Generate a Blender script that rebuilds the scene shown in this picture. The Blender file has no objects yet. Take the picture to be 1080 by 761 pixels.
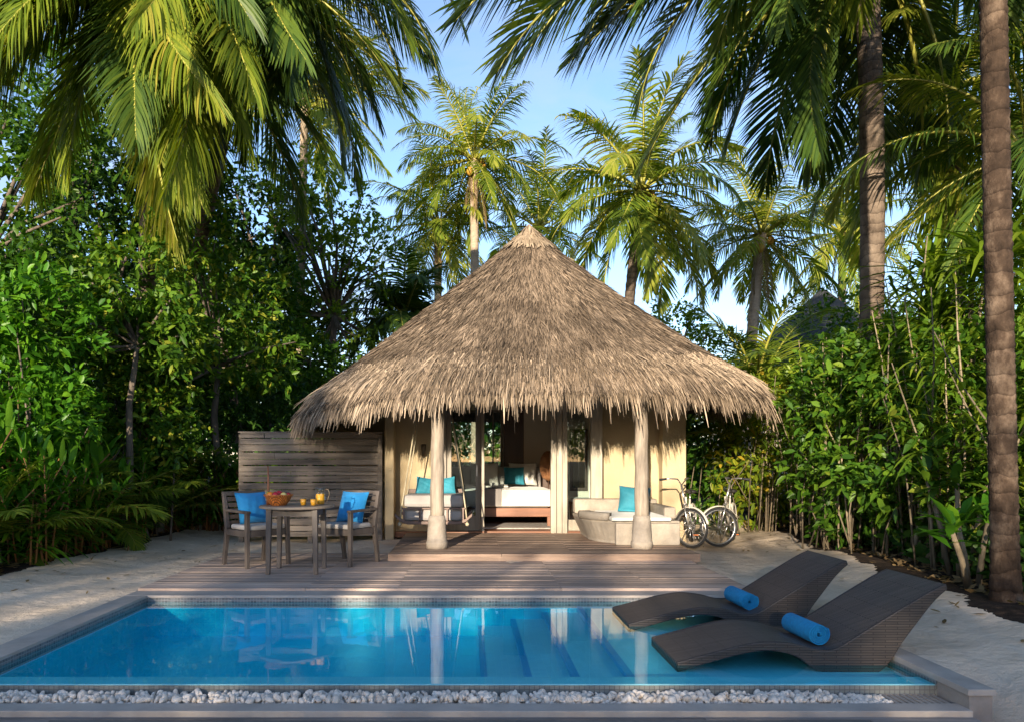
import bpy, bmesh, math, random
import numpy as np
from mathutils import Vector, Matrix, noise as mnoise

random.seed(7)
RNG = np.random.default_rng(7)
R = math.radians
PI = math.pi
scene = bpy.context.scene
COL = scene.collection

# ------------------------------------------------------------------ camera
FPX = 790.0                     # focal length in photo pixels (1080 wide)
CAM_Z = 1.27
HY, VX = 484.0, 495.0           # horizon row, vanishing column of the photo


def at(px, py, Y):
    """point of the place seen at photo pixel (px, py) at depth Y"""
    return Vector(((px - VX) * Y / FPX, Y, CAM_Z + (HY - py) * Y / FPX))


cam_d = bpy.data.cameras.new('camera')
cam_d.sensor_width = 36.0
cam_d.lens = FPX * 36.0 / 1080.0
cam_d.shift_x = (540 - VX) / 1080.0
cam_d.shift_y = (HY - 380.5) / 1080.0
cam_d.clip_start = 0.05
cam_d.clip_end = 1500
cam = bpy.data.objects.new('camera', cam_d)
cam.location = (0, 0, CAM_Z)
cam.rotation_euler = (PI / 2, 0, 0)
COL.objects.link(cam)
scene.camera = cam

# ------------------------------------------------------------------ light
SUN_DIR = Vector((0.26, 1.0, -0.192)).normalized()      # travel direction of the light
sun_el = math.asin(-SUN_DIR.z)
sun_az = math.atan2(-SUN_DIR.x, -SUN_DIR.y)             # towards the sun, from +Y to +X
world = bpy.data.worlds.new('World')
scene.world = world
world.use_nodes = True
wt = world.node_tree
sky = wt.nodes.new('ShaderNodeTexSky')
sky.sky_type = 'NISHITA'
sky.sun_disc = False
sky.sun_elevation = sun_el
sky.sun_rotation = sun_az % (2 * PI)
sky.altitude = 0
sky.air_density = 1.0
sky.dust_density = 0.3
sky.ozone_density = 3.3
bg = wt.nodes['Background']
bg.inputs[1].default_value = 0.15
wb = wt.nodes.new('ShaderNodeVectorMath')      # the photograph's warm white balance
wb.operation = 'MULTIPLY'
wb.inputs[1].default_value = (1.03, 0.87, 0.84)
wt.links.new(sky.outputs[0], wb.inputs[0])
# thin clouds low over the trees
tcw = wt.nodes.new('ShaderNodeTexCoord')
sxw = wt.nodes.new('ShaderNodeSeparateXYZ')
wt.links.new(tcw.outputs['Generated'], sxw.inputs[0])
mpw = wt.nodes.new('ShaderNodeMapping')
mpw.inputs['Scale'].default_value = (2.2, 2.2, 7.0)
wt.links.new(tcw.outputs['Generated'], mpw.inputs['Vector'])
nzw = wt.nodes.new('ShaderNodeTexNoise')
nzw.inputs['Scale'].default_value = 1.7
nzw.inputs['Detail'].default_value = 7
nzw.inputs['Roughness'].default_value = 0.6
nzw.inputs['Distortion'].default_value = 0.4
wt.links.new(mpw.outputs[0], nzw.inputs['Vector'])
mrw = wt.nodes.new('ShaderNodeMapRange')
mrw.inputs['From Min'].default_value = 0.46
mrw.inputs['From Max'].default_value = 0.74
mrw.inputs['To Max'].default_value = 0.75
wt.links.new(nzw.outputs['Fac'], mrw.inputs['Value'])
mew = wt.nodes.new('ShaderNodeMapRange')         # clouds thin out upwards
mew.inputs['From Min'].default_value = 0.62
mew.inputs['From Max'].default_value = 0.2
wt.links.new(sxw.outputs[2], mew.inputs['Value'])
muw = wt.nodes.new('ShaderNodeMath')
muw.operation = 'MULTIPLY'
wt.links.new(mrw.outputs[0], muw.inputs[0])
wt.links.new(mew.outputs[0], muw.inputs[1])
mxw = wt.nodes.new('ShaderNodeMix')
mxw.data_type = 'RGBA'
wt.links.new(muw.outputs[0], mxw.inputs[0])
wt.links.new(wb.outputs[0], mxw.inputs[6])
mxw.inputs[7].default_value = (1.9, 1.95, 2.2, 1)
wt.links.new(mxw.outputs[2], bg.inputs[0])
sl = bpy.data.lights.new('sun', 'SUN')
sl.energy = 3.7
sl.angle = R(0.5)
sl.color = (1.0, 0.86, 0.66)
so = bpy.data.objects.new('sun', sl)
so.rotation_euler = SUN_DIR.to_track_quat('-Z', 'Y').to_euler()
so.location = (-6, -20, 12)
COL.objects.link(so)

vs = scene.view_settings
vs.view_transform = 'Standard'
vs.look = 'None'
vs.gamma = 1
vs.use_curve_mapping = False
vs.exposure = 1.62
cy = scene.cycles
cy.use_denoising = True
cy.max_bounces = 7
cy.diffuse_bounces = 3
cy.glossy_bounces = 3
cy.transmission_bounces = 4
cy.transparent_max_bounces = 10
cy.sample_clamp_indirect = 6
cy.caustics_reflective = False
cy.caustics_refractive = False

# ------------------------------------------------------------------ materials
def new_mat(name):
    m = bpy.data.materials.new(name)
    m.use_nodes = True
    nt = m.node_tree
    return m, nt, nt.nodes['Principled BSDF'], nt.nodes['Material Output']


def ramp(nt, stops):
    r = nt.nodes.new('ShaderNodeValToRGB')
    e = r.color_ramp.elements
    while len(e) < len(stops):
        e.new(0.5)
    for el, (p, c) in zip(e, stops):
        el.position = p
        el.color = (c[0], c[1], c[2], 1)
    return r


def noise_node(nt, coord, scale, detail=4, rough=0.55, stretch=(1, 1, 1)):
    mp = nt.nodes.new('ShaderNodeMapping')
    mp.inputs['Scale'].default_value = stretch
    nt.links.new(coord, mp.inputs['Vector'])
    n = nt.nodes.new('ShaderNodeTexNoise')
    n.inputs['Scale'].default_value = scale
    n.inputs['Detail'].default_value = detail
    n.inputs['Roughness'].default_value = rough
    nt.links.new(mp.outputs[0], n.inputs['Vector'])
    return n


def mat(name, c1, c2=None, scale=6, rough=0.6, bump=0.0, bscale=None, stretch=(1, 1, 1), metallic=0.0,
        island=0.0, spec=0.5, detail=5, lo=0.3, hi=0.7, sheen=0.0, weather=0.0):
    """two-tone noise material, optional bump and a brightness change from island to island"""
    m, nt, b, out = new_mat(name)
    tc = nt.nodes.new('ShaderNodeTexCoord')
    co = tc.outputs['Object']
    c2 = c2 or tuple(x * 0.75 for x in c1)
    n = noise_node(nt, co, scale, detail, 0.6, stretch)
    r = ramp(nt, [(lo, c2), (hi, c1)])
    nt.links.new(n.outputs['Fac'], r.inputs[0])
    col = r.outputs[0]
    if island > 0:
        g = nt.nodes.new('ShaderNodeNewGeometry')
        mr = nt.nodes.new('ShaderNodeMapRange')
        mr.inputs['To Min'].default_value = 1 - island
        mr.inputs['To Max'].default_value = 1 + island
        nt.links.new(g.outputs['Random Per Island'], mr.inputs['Value'])
        mx = nt.nodes.new('ShaderNodeVectorMath')
        mx.operation = 'SCALE'
        nt.links.new(col, mx.inputs[0])
        nt.links.new(mr.outputs[0], mx.inputs['Scale'])
        col = mx.outputs[0]
    if weather > 0:
        nw = noise_node(nt, co, 0.9, 5, 0.6)
        mw_ = nt.nodes.new('ShaderNodeMapRange')
        mw_.inputs['From Min'].default_value = 0.35
        mw_.inputs['From Max'].default_value = 0.62
        mw_.inputs['To Min'].default_value = 1 - weather
        mw_.inputs['To Max'].default_value = 1.08
        nt.links.new(nw.outputs['Fac'], mw_.inputs['Value'])
        mz = nt.nodes.new('ShaderNodeVectorMath')
        mz.operation = 'SCALE'
        nt.links.new(col, mz.inputs[0])
        nt.links.new(mw_.outputs[0], mz.inputs['Scale'])
        col = mz.outputs[0]
    nt.links.new(col, b.inputs['Base Color'])
    b.inputs['Roughness'].default_value = rough
    b.inputs['Metallic'].default_value = metallic
    b.inputs['Specular IOR Level'].default_value = spec
    if sheen:
        b.inputs['Sheen Weight'].default_value = sheen
    if bump > 0:
        n2 = noise_node(nt, co, bscale or scale * 3, 4, 0.6, stretch)
        bp = nt.nodes.new('ShaderNodeBump')
        bp.inputs['Strength'].default_value = bump
        bp.inputs['Distance'].default_value = 0.02
        nt.links.new(n2.outputs['Fac'], bp.inputs['Height'])
        nt.links.new(bp.outputs[0], b.inputs['Normal'])
    return m


def leaf_mat(name, stops, trans=0.4, rough=0.5, tint=(1.5, 1.5, 0.4), spec=0.2):
    """leaf: colour picked per leaf, part of the light passes through"""
    m, nt, b, out = new_mat(name)
    g = nt.nodes.new('ShaderNodeNewGeometry')
    oi = nt.nodes.new('ShaderNodeObjectInfo')
    ma = nt.nodes.new('ShaderNodeMath')
    ma.operation = 'MULTIPLY_ADD'
    ma.inputs[1].default_value = 0.3
    nt.links.new(oi.outputs['Random'], ma.inputs[0])
    mb = nt.nodes.new('ShaderNodeMath')
    mb.operation = 'MULTIPLY'
    mb.inputs[1].default_value = 0.75
    nt.links.new(g.outputs['Random Per Island'], mb.inputs[0])
    nt.links.new(mb.outputs[0], ma.inputs[2])
    r = ramp(nt, stops)
    nt.links.new(ma.outputs[0], r.inputs[0])
    nt.links.new(r.outputs[0], b.inputs['Base Color'])
    b.inputs['Roughness'].default_value = rough
    b.inputs['Specular IOR Level'].default_value = spec
    tr = nt.nodes.new('ShaderNodeBsdfTranslucent')
    vm = nt.nodes.new('ShaderNodeVectorMath')
    vm.operation = 'MULTIPLY'
    vm.inputs[1].default_value = tint
    nt.links.new(r.outputs[0], vm.inputs[0])
    nt.links.new(vm.outputs[0], tr.inputs['Color'])
    mx = nt.nodes.new('ShaderNodeMixShader')
    mx.inputs[0].default_value = trans
    nt.links.new(b.outputs[0], mx.inputs[1])
    nt.links.new(tr.outputs[0], mx.inputs[2])
    nt.links.new(mx.outputs[0], out.inputs['Surface'])
    return m


def brick_mat(name, c1, c2, mortar, w, h, rough=0.25, bump=0.15, mode='xz', squash=0.5, mort=0.012):
    """small tiles or a weave; the grid lies in the object's own axes"""
    m, nt, b, out = new_mat(name)
    tc = nt.nodes.new('ShaderNodeTexCoord')
    sp = nt.nodes.new('ShaderNodeSeparateXYZ')
    nt.links.new(tc.outputs['Object'], sp.inputs[0])
    ad = nt.nodes.new('ShaderNodeMath')
    nt.links.new(sp.outputs[1], ad.inputs[0])
    nt.links.new(sp.outputs[2], ad.inputs[1])
    cb = nt.nodes.new('ShaderNodeCombineXYZ')
    nt.links.new(sp.outputs[0], cb.inputs[0])
    nt.links.new(ad.outputs[0], cb.inputs[1])
    if mode == 'pool':          # side walls too
        ax = nt.nodes.new('ShaderNodeMath')
        nt.links.new(sp.outputs[0], ax.inputs[0])
        nt.links.new(sp.outputs[1], ax.inputs[1])
        g = nt.nodes.new('ShaderNodeNewGeometry')
        sn = nt.nodes.new('ShaderNodeSeparateXYZ')
        nt.links.new(g.outputs['Normal'], sn.inputs[0])
        ab = nt.nodes.new('ShaderNodeMath')
        ab.operation = 'ABSOLUTE'
        nt.links.new(sn.outputs[0], ab.inputs[0])
        mxv = nt.nodes.new('ShaderNodeMix')
        mxv.data_type = 'VECTOR'
        cb2 = nt.nodes.new('ShaderNodeCombineXYZ')
        nt.links.new(sp.outputs[1], cb2.inputs[0])
        nt.links.new(sp.outputs[2], cb2.inputs[1])
        nt.links.new(ab.outputs[0], mxv.inputs['Factor'])
        nt.links.new(cb.outputs[0], mxv.inputs[4])
        nt.links.new(cb2.outputs[0], mxv.inputs[5])
        vec = mxv.outputs[1]
    else:
        vec = cb.outputs[0]
    br = nt.nodes.new('ShaderNodeTexBrick')
    br.offset = squash
    br.inputs['Scale'].default_value = 1.0
    br.inputs['Brick Width'].default_value = w
    br.inputs['Row Height'].default_value = h
    br.inputs['Mortar Size'].default_value = mort * h * 8
    br.inputs['Color1'].default_value = (*c1, 1)
    br.inputs['Color2'].default_value = (*c2, 1)
    br.inputs['Mortar'].default_value = (*mortar, 1)
    nt.links.new(vec, br.inputs['Vector'])
    n = noise_node(nt, tc.outputs['Object'], 2.0, 3)
    mr = nt.nodes.new('ShaderNodeMapRange')
    mr.inputs['To Min'].default_value = 0.8
    mr.inputs['To Max'].default_value = 1.2
    nt.links.new(n.outputs['Fac'], mr.inputs['Value'])
    sc = nt.nodes.new('ShaderNodeVectorMath')
    sc.operation = 'SCALE'
    nt.links.new(br.outputs['Color'], sc.inputs[0])
    nt.links.new(mr.outputs[0], sc.inputs['Scale'])
    nt.links.new(sc.outputs[0], b.inputs['Base Color'])
    b.inputs['Roughness'].default_value = rough
    bp = nt.nodes.new('ShaderNodeBump')
    bp.invert = True
    bp.inputs['Strength'].default_value = bump
    bp.inputs['Distance'].default_value = 0.01
    nt.links.new(br.outputs['Fac'], bp.inputs['Height'])
    nt.links.new(bp.outputs[0], b.inputs['Normal'])
    return m


def glass_mat(name, tint=(0.9, 0.95, 0.94), ior=1.5, bump=0.0):
    """clear sheet: Fresnel mirror over a straight see-through"""
    m, nt, b, out = new_mat(name)
    nt.nodes.remove(b)
    ge = nt.nodes.new('ShaderNodeNewGeometry')
    dt = nt.nodes.new('ShaderNodeVectorMath')
    dt.operation = 'DOT_PRODUCT'
    nt.links.new(ge.outputs['Incoming'], dt.inputs[0])
    nt.links.new(ge.outputs['Normal'], dt.inputs[1])

    def mth(op, x, y=None):
        k = nt.nodes.new('ShaderNodeMath')
        k.operation = op
        for i, v in enumerate((x, y)):
            if v is None:
                continue
            if isinstance(v, (int, float)):
                k.inputs[i].default_value = v
            else:
                nt.links.new(v, k.inputs[i])
        return k.outputs[0]
    f0 = ((ior - 1) / (ior + 1)) ** 2
    inv = mth('SUBTRACT', 1.0, mth('ABSOLUTE', dt.outputs['Value']))
    fac = mth('ADD', mth('MULTIPLY', mth('POWER', inv, 5.0), 0.8 - f0), f0)
    gl = nt.nodes.new('ShaderNodeBsdfGlossy')
    gl.inputs['Roughness'].default_value = 0.0
    gl.inputs['Color'].default_value = (0.97, 0.98, 1, 1)
    tr = nt.nodes.new('ShaderNodeBsdfTransparent')
    tr.inputs['Color'].default_value = (*tint, 1)
    mx = nt.nodes.new('ShaderNodeMixShader')
    nt.links.new(fac, mx.inputs[0])
    nt.links.new(tr.outputs[0], mx.inputs[1])
    nt.links.new(gl.outputs[0], mx.inputs[2])
    nt.links.new(mx.outputs[0], out.inputs['Surface'])
    if bump > 0:
        tc = nt.nodes.new('ShaderNodeTexCoord')
        n = noise_node(nt, tc.outputs['Object'], 2.6, 3, 0.5, (1, 1.6, 1))
        bp = nt.nodes.new('ShaderNodeBump')
        bp.inputs['Strength'].default_value = bump
        bp.inputs['Distance'].default_value = 0.02
        nt.links.new(n.outputs['Fac'], bp.inputs['Height'])
        nt.links.new(bp.outputs[0], dt.inputs[1])
        nt.links.new(bp.outputs[0], gl.inputs['Normal'])
    return m


M = {}
M['deck'] = mat('weathered_decking', (0.54, 0.405, 0.325), (0.32, 0.235, 0.19), 3.5, 0.72, 0.35, 20, (0.35, 9, 4), island=0.28, weather=0.2)
M['porch_deck'] = mat('brown_decking', (0.32, 0.215, 0.155), (0.16, 0.105, 0.075), 3.5, 0.6, 0.3, 20, (0.35, 9, 4), island=0.25)
M['front_deck'] = mat('grey_decking', (0.30, 0.25, 0.215), (0.11, 0.09, 0.078), 2.5, 0.75, 0.4, 20, (0.4, 6, 4), island=0.25)
M['screen_wood'] = mat('silvered_boards', (0.30, 0.245, 0.195), (0.11, 0.088, 0.07), 3.0, 0.8, 0.5, 22, (0.5, 4, 9), island=0.25)
M['furn_wood'] = mat('grey_brown_teak', (0.12, 0.095, 0.08), (0.065, 0.052, 0.044), 8, 0.55, 0.15, 40, (1, 1, 0.2))
M['table_top'] = mat('worn_table_top', (0.30, 0.24, 0.185), (0.19, 0.15, 0.115), 5, 0.5, 0.12, 30, (0.3, 4, 1))
M['column'] = mat('stripped_log', (0.36, 0.3, 0.235), (0.17, 0.132, 0.098), 5, 0.75, 0.5, 14, (4, 4, 0.5))
M['post'] = mat('whitewashed_post', (0.46, 0.405, 0.325), (0.3, 0.255, 0.195), 4, 0.7, 0.25, 14, (4, 4, 0.4))
M['frame'] = mat('door_frame_wood', (0.3, 0.26, 0.21), (0.19, 0.16, 0.13), 5, 0.6, 0.15, 20, (4, 4, 0.4))
M['plaster'] = mat('cream_plaster', (0.5, 0.395, 0.245), (0.43, 0.335, 0.2), 1.6, 0.85, 0.25, 40, weather=0.14)
M['stone'] = mat('rendered_masonry', (0.40, 0.345, 0.28), (0.27, 0.23, 0.185), 5, 0.85, 0.5, 30)
M['stone_dark'] = mat('column_plinth', (0.36, 0.305, 0.25), (0.22, 0.185, 0.15), 6, 0.85, 0.5, 30)
M['coping'] = mat('coping_stone', (0.46, 0.39, 0.335), (0.34, 0.285, 0.245), 5, 0.6, 0.15, 60)
M['kerb'] = mat('grey_concrete', (0.38, 0.32, 0.275), (0.24, 0.2, 0.17), 4, 0.7, 0.3, 40)
M['inner_wall'] = mat('inner_plaster', (0.78, 0.71, 0.6), (0.72, 0.65, 0.55), 2, 0.85)
M['dark_wood'] = mat('dark_wood', (0.085, 0.045, 0.028), (0.05, 0.026, 0.016), 6, 0.45, 0.1, 20, (1, 1, 0.2))
M['red_wood'] = mat('red_brown_wood', (0.26, 0.105, 0.05), (0.16, 0.06, 0.03), 6, 0.4, 0.1, 20, (0.2, 2, 2))
M['swing_wood'] = mat('swing_teak', (0.2, 0.125, 0.095), (0.11, 0.07, 0.055), 6, 0.55, 0.15, 20, (0.3, 2, 2))
M['linen'] = mat('white_linen', (0.64, 0.61, 0.55), (0.57, 0.54, 0.49), 3, 0.9, 0.3, 10, sheen=0.2)
M['grey_fabric'] = mat('pale_grey_fabric', (0.38, 0.35, 0.325), (0.32, 0.295, 0.275), 5, 0.92, 0.2, 150)
M['seat_fabric'] = mat('oatmeal_fabric', (0.46, 0.43, 0.4), (0.38, 0.35, 0.325), 6, 0.92, 0.2, 160)
M['blue_cushion'] = mat('azure_fabric', (0.01, 0.23, 0.52), (0.008, 0.18, 0.43), 4, 0.85, 0.25, 120, sheen=0.15)
M['teal_cushion'] = mat('teal_fabric', (0.022, 0.24, 0.32), (0.012, 0.16, 0.23), 4, 0.7, 0.25, 100, sheen=0.15)
M['towel'] = mat('blue_towelling', (0.006, 0.33, 0.7), (0.005, 0.24, 0.56), 45, 0.95, 1.0, 160)
M['taupe'] = mat('taupe_runner', (0.3, 0.27, 0.25), None, 5, 0.9)
M['rug'] = mat('woven_rug', (0.5, 0.46, 0.42), (0.3, 0.26, 0.23), 20, 0.95, 0.3, 80)
M['rope'] = mat('natural_rope', (0.5, 0.44, 0.3), (0.36, 0.3, 0.2), 60, 0.9, 0.4, 120)
M['chrome'] = mat('bike_metal', (0.62, 0.6, 0.58), (0.5, 0.48, 0.47), 9, 0.28, 0, metallic=0.85)
M['cream_paint'] = mat('cream_enamel', (0.62, 0.57, 0.48), (0.55, 0.5, 0.42), 8, 0.35)
M['rubber'] = mat('black_rubber', (0.02, 0.02, 0.021), (0.012, 0.012, 0.013), 20, 0.75)
M['saddle'] = mat('black_vinyl', (0.025, 0.022, 0.02), None, 20, 0.5)
M['orange_reflector'] = mat('amber_plastic', (0.6, 0.16, 0.02), None, 10, 0.3)
M['wicker'] = brick_mat('dark_wicker', (0.125, 0.098, 0.085), (0.08, 0.062, 0.054), (0.014, 0.011, 0.01), 0.22, 0.017, 0.5, 1.0, mort=0.02)
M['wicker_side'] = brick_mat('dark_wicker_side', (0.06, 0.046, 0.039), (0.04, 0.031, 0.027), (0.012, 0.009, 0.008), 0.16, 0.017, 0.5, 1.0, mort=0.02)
M['basket'] = brick_mat('orange_wicker', (0.78, 0.27, 0.05), (0.6, 0.17, 0.03), (0.2, 0.06, 0.015), 0.03, 0.012, 0.5, 0.7, mort=0.02)
M['pool_tile'] = brick_mat('pool_mosaic', (0.006, 0.56, 0.72), (0.008, 0.6, 0.76), (0.05, 0.66, 0.78), 0.05, 0.05, 0.3, 0.06, 'pool', 0.0, mort=0.004)
M['shelf_tile'] = brick_mat('pale_pool_mosaic', (0.3, 0.68, 0.76), (0.36, 0.72, 0.8), (0.45, 0.78, 0.8), 0.05, 0.05, 0.3, 0.06, 'pool', 0.0, mort=0.004)
M['step_trim'] = brick_mat('deep_blue_mosaic', (0.012, 0.36, 0.62), (0.016, 0.4, 0.68), (0.04, 0.42, 0.62), 0.05, 0.05, 0.3, 0.06, 'pool', 0.0, mort=0.004)
M['water_line'] = brick_mat('grey_mosaic', (0.2, 0.2, 0.2), (0.1, 0.1, 0.105), (0.26, 0.255, 0.25), 0.03, 0.03, 0.35, 0.2, 'pool', 0.0, mort=0.012)
M['rim_tile'] = brick_mat('rim_mosaic', (0.23, 0.235, 0.22), (0.17, 0.175, 0.165), (0.12, 0.12, 0.115), 0.03, 0.03, 0.3, 0.2, 'pool', 0.0, mort=0.012)
M['water'] = glass_mat('pool_water', (0.5, 0.93, 0.985), 1.33, 0.036)
M['pane'] = glass_mat('window_glass', (0.8, 0.86, 0.85), 1.52)
M['drink_glass'] = glass_mat('drinking_glass', (0.95, 0.96, 0.95), 1.45)
M['juice'] = mat('orange_juice', (0.85, 0.42, 0.03), (0.75, 0.34, 0.02), 6, 0.35)
M['pebble'] = mat('white_marble_pebbles', (0.72, 0.63, 0.54), (0.55, 0.475, 0.405), 10, 0.55, 0.1, 60, island=0.2)
M['sconce'] = mat('bronze', (0.12, 0.09, 0.06), None, 10, 0.4, metallic=0.6)
M['lamp_shade'] = mat('rattan_shade', (0.33, 0.15, 0.06), (0.22, 0.09, 0.035), 12, 0.8, 0.4, 60)
M['etched'] = mat('etched_glass', (0.42, 0.42, 0.39), (0.26, 0.27, 0.26), 60, 0.5)
mm, nt_, b_, o_ = new_mat('mirror_glass')
b_.inputs['Metallic'].default_value = 1
b_.inputs['Roughness'].default_value = 0.03
b_.inputs['Base Color'].default_value = (0.45, 0.5, 0.48, 1)
M['mirror'] = mm
M['thatch'] = mat('palm_thatch', (0.265, 0.198, 0.14), (0.1, 0.073, 0.051), 2.2, 0.85, 0, island=0.72, weather=0.3, spec=0.2, lo=0.25, hi=0.75)
M['thatch_base'] = mat('thatch_underlay', (0.12, 0.085, 0.056), (0.05, 0.035, 0.024), 9, 0.9, 0.8, 30, (1, 1, 1), spec=0.1)
M['thatch_brim'] = mat('brim_thatch', (0.37, 0.285, 0.205), (0.165, 0.122, 0.084), 3.0, 0.85, 0, island=0.6, spec=0.2, lo=0.25, hi=0.7)
M['thatch_cap'] = mat('thatch_cap', (0.37, 0.285, 0.2), (0.22, 0.165, 0.112), 4, 0.85, 0, island=0.35, spec=0.2)
M['old_thatch'] = mat('old_grey_thatch', (0.06, 0.06, 0.065), (0.03, 0.03, 0.034), 6, 0.9, 0.8, 40)
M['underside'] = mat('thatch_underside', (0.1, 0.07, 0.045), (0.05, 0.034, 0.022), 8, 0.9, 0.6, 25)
M['trunk'] = mat('palm_bark', (0.27, 0.205, 0.155), (0.1, 0.07, 0.052), 3.2, 0.85, 0.8, 16, (2, 2, 3.2), lo=0.35, hi=0.68)
M['trunk_dark'] = mat('dark_palm_bark', (0.2, 0.15, 0.11), (0.035, 0.024, 0.018), 2.6, 0.85, 0.9, 18, (2.2, 2.2, 2.2), lo=0.42, hi=0.62)
M['trunk_pale'] = mat('sunny_palm_bark', (0.42, 0.33, 0.24), (0.27, 0.2, 0.14), 4, 0.85, 0.5, 16, (2, 2, 4))
M['bark'] = mat('grey_bark', (0.16, 0.125, 0.095), (0.06, 0.045, 0.034), 6, 0.85, 0.6, 22, (2, 2, 0.6))
M['stem_pale'] = mat('pale_stems', (0.22, 0.17, 0.11), (0.11, 0.085, 0.05), 8, 0.8, 0.2, 30, island=0.4)
M['stem_orange'] = mat('orange_stems', (0.3, 0.12, 0.03), (0.12, 0.07, 0.025), 7, 0.7, 0.1, 30, island=0.5)
M['coconut'] = mat('orange_coconut', (0.5, 0.26, 0.04), (0.36, 0.19, 0.03), 5, 0.5)
M['rachis'] = mat('frond_rib', (0.36, 0.33, 0.05), (0.24, 0.24, 0.04), 3, 0.5)
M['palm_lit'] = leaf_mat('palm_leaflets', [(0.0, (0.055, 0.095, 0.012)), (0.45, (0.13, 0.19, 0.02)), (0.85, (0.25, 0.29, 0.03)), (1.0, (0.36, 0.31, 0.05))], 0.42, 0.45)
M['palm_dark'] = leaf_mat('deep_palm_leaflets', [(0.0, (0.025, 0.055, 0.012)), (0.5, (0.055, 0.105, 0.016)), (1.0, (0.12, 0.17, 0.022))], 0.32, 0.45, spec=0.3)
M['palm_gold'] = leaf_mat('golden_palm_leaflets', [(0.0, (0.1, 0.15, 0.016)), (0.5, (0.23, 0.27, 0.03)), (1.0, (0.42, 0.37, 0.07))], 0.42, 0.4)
M['palm_dry'] = leaf_mat('dry_palm_leaflets', [(0.0, (0.12, 0.075, 0.035)), (1.0, (0.28, 0.19, 0.09))], 0.25, 0.7)
M['leaf_bright'] = leaf_mat('bright_broad_leaves', [(0.0, (0.03, 0.1, 0.008)), (0.5, (0.065, 0.19, 0.012)), (0.9, (0.16, 0.31, 0.02)), (1.0, (0.32, 0.34, 0.03))], 0.35, 0.36)
M['leaf_mid'] = leaf_mat('mid_green_leaves', [(0.0, (0.02, 0.058, 0.008)), (0.5, (0.048, 0.12, 0.011)), (0.88, (0.12, 0.215, 0.018)), (1.0, (0.3, 0.3, 0.035))], 0.35, 0.4)
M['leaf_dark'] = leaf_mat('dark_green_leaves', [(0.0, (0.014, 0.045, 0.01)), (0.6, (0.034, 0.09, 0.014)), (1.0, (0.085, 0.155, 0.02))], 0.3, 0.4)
M['leaf_olive'] = leaf_mat('olive_leaves', [(0.0, (0.045, 0.085, 0.01)), (0.5, (0.12, 0.185, 0.015)), (0.9, (0.26, 0.28, 0.022)), (1.0, (0.4, 0.28, 0.03))], 0.42, 0.42)
M['leaf_sunny'] = leaf_mat('yellow_green_leaves', [(0.0, (0.065, 0.125, 0.012)), (0.5, (0.14, 0.23, 0.018)), (1.0, (0.3, 0.36, 0.035))], 0.42, 0.4)

def ring_bark(name, pale, mid_, dark, freq, patch):
    m, nt, b, out = new_mat(name)
    tc = nt.nodes.new('ShaderNodeTexCoord')
    co = tc.outputs['Object']
    n1 = noise_node(nt, co, 3.0, 6, 0.65, (1.6, 1.6, 1.0))
    r = ramp(nt, [(0.30, dark), (0.30 + patch, mid_), (0.72, pale)])
    nt.links.new(n1.outputs['Fac'], r.inputs[0])
    wv = nt.nodes.new('ShaderNodeTexWave')
    wv.bands_direction = 'Z'
    wv.wave_profile = 'SAW'
    wv.inputs['Scale'].default_value = freq
    wv.inputs['Distortion'].default_value = 5.0
    wv.inputs['Detail'].default_value = 4
    wv.inputs['Detail Scale'].default_value = 1.6
    nt.links.new(co, wv.inputs['Vector'])
    rr = ramp(nt, [(0.0, (0.5, 0.48, 0.47)), (0.12, (0.8, 0.8, 0.8)), (0.4, (1.0, 1.0, 1.0)), (1.0, (1.12, 1.12, 1.12))])
    nt.links.new(wv.outputs['Fac'], rr.inputs[0])
    mu = nt.nodes.new('ShaderNodeVectorMath')
    mu.operation = 'MULTIPLY'
    nt.links.new(r.outputs[0], mu.inputs[0])
    nt.links.new(rr.outputs[0], mu.inputs[1])
    nt.links.new(mu.outputs[0], b.inputs['Base Color'])
    b.inputs['Roughness'].default_value = 0.9
    b.inputs['Specular IOR Level'].default_value = 0.15
    n2 = noise_node(nt, co, 16, 6, 0.7, (2, 2, 1))
    ad = nt.nodes.new('ShaderNodeMath')
    hf = nt.nodes.new('ShaderNodeMath')
    hf.operation = 'MULTIPLY'
    hf.inputs[1].default_value = 0.55
    nt.links.new(wv.outputs['Fac'], hf.inputs[0])
    nt.links.new(hf.outputs[0], ad.inputs[0])
    nt.links.new(n2.outputs['Fac'], ad.inputs[1])
    bp = nt.nodes.new('ShaderNodeBump')
    bp.inputs['Strength'].default_value = 0.8
    bp.inputs['Distance'].default_value = 0.025
    nt.links.new(ad.outputs[0], bp.inputs['Height'])
    nt.links.new(bp.outputs[0], b.inputs['Normal'])
    return m


M['trunk'] = ring_bark('palm_bark', (0.24, 0.185, 0.14), (0.14, 0.105, 0.08), (0.05, 0.036, 0.027), 2.1, 0.18)
M['trunk_dark'] = ring_bark('dark_palm_bark', (0.2, 0.142, 0.1), (0.058, 0.038, 0.026), (0.012, 0.008, 0.006), 1.9, 0.2)

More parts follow.
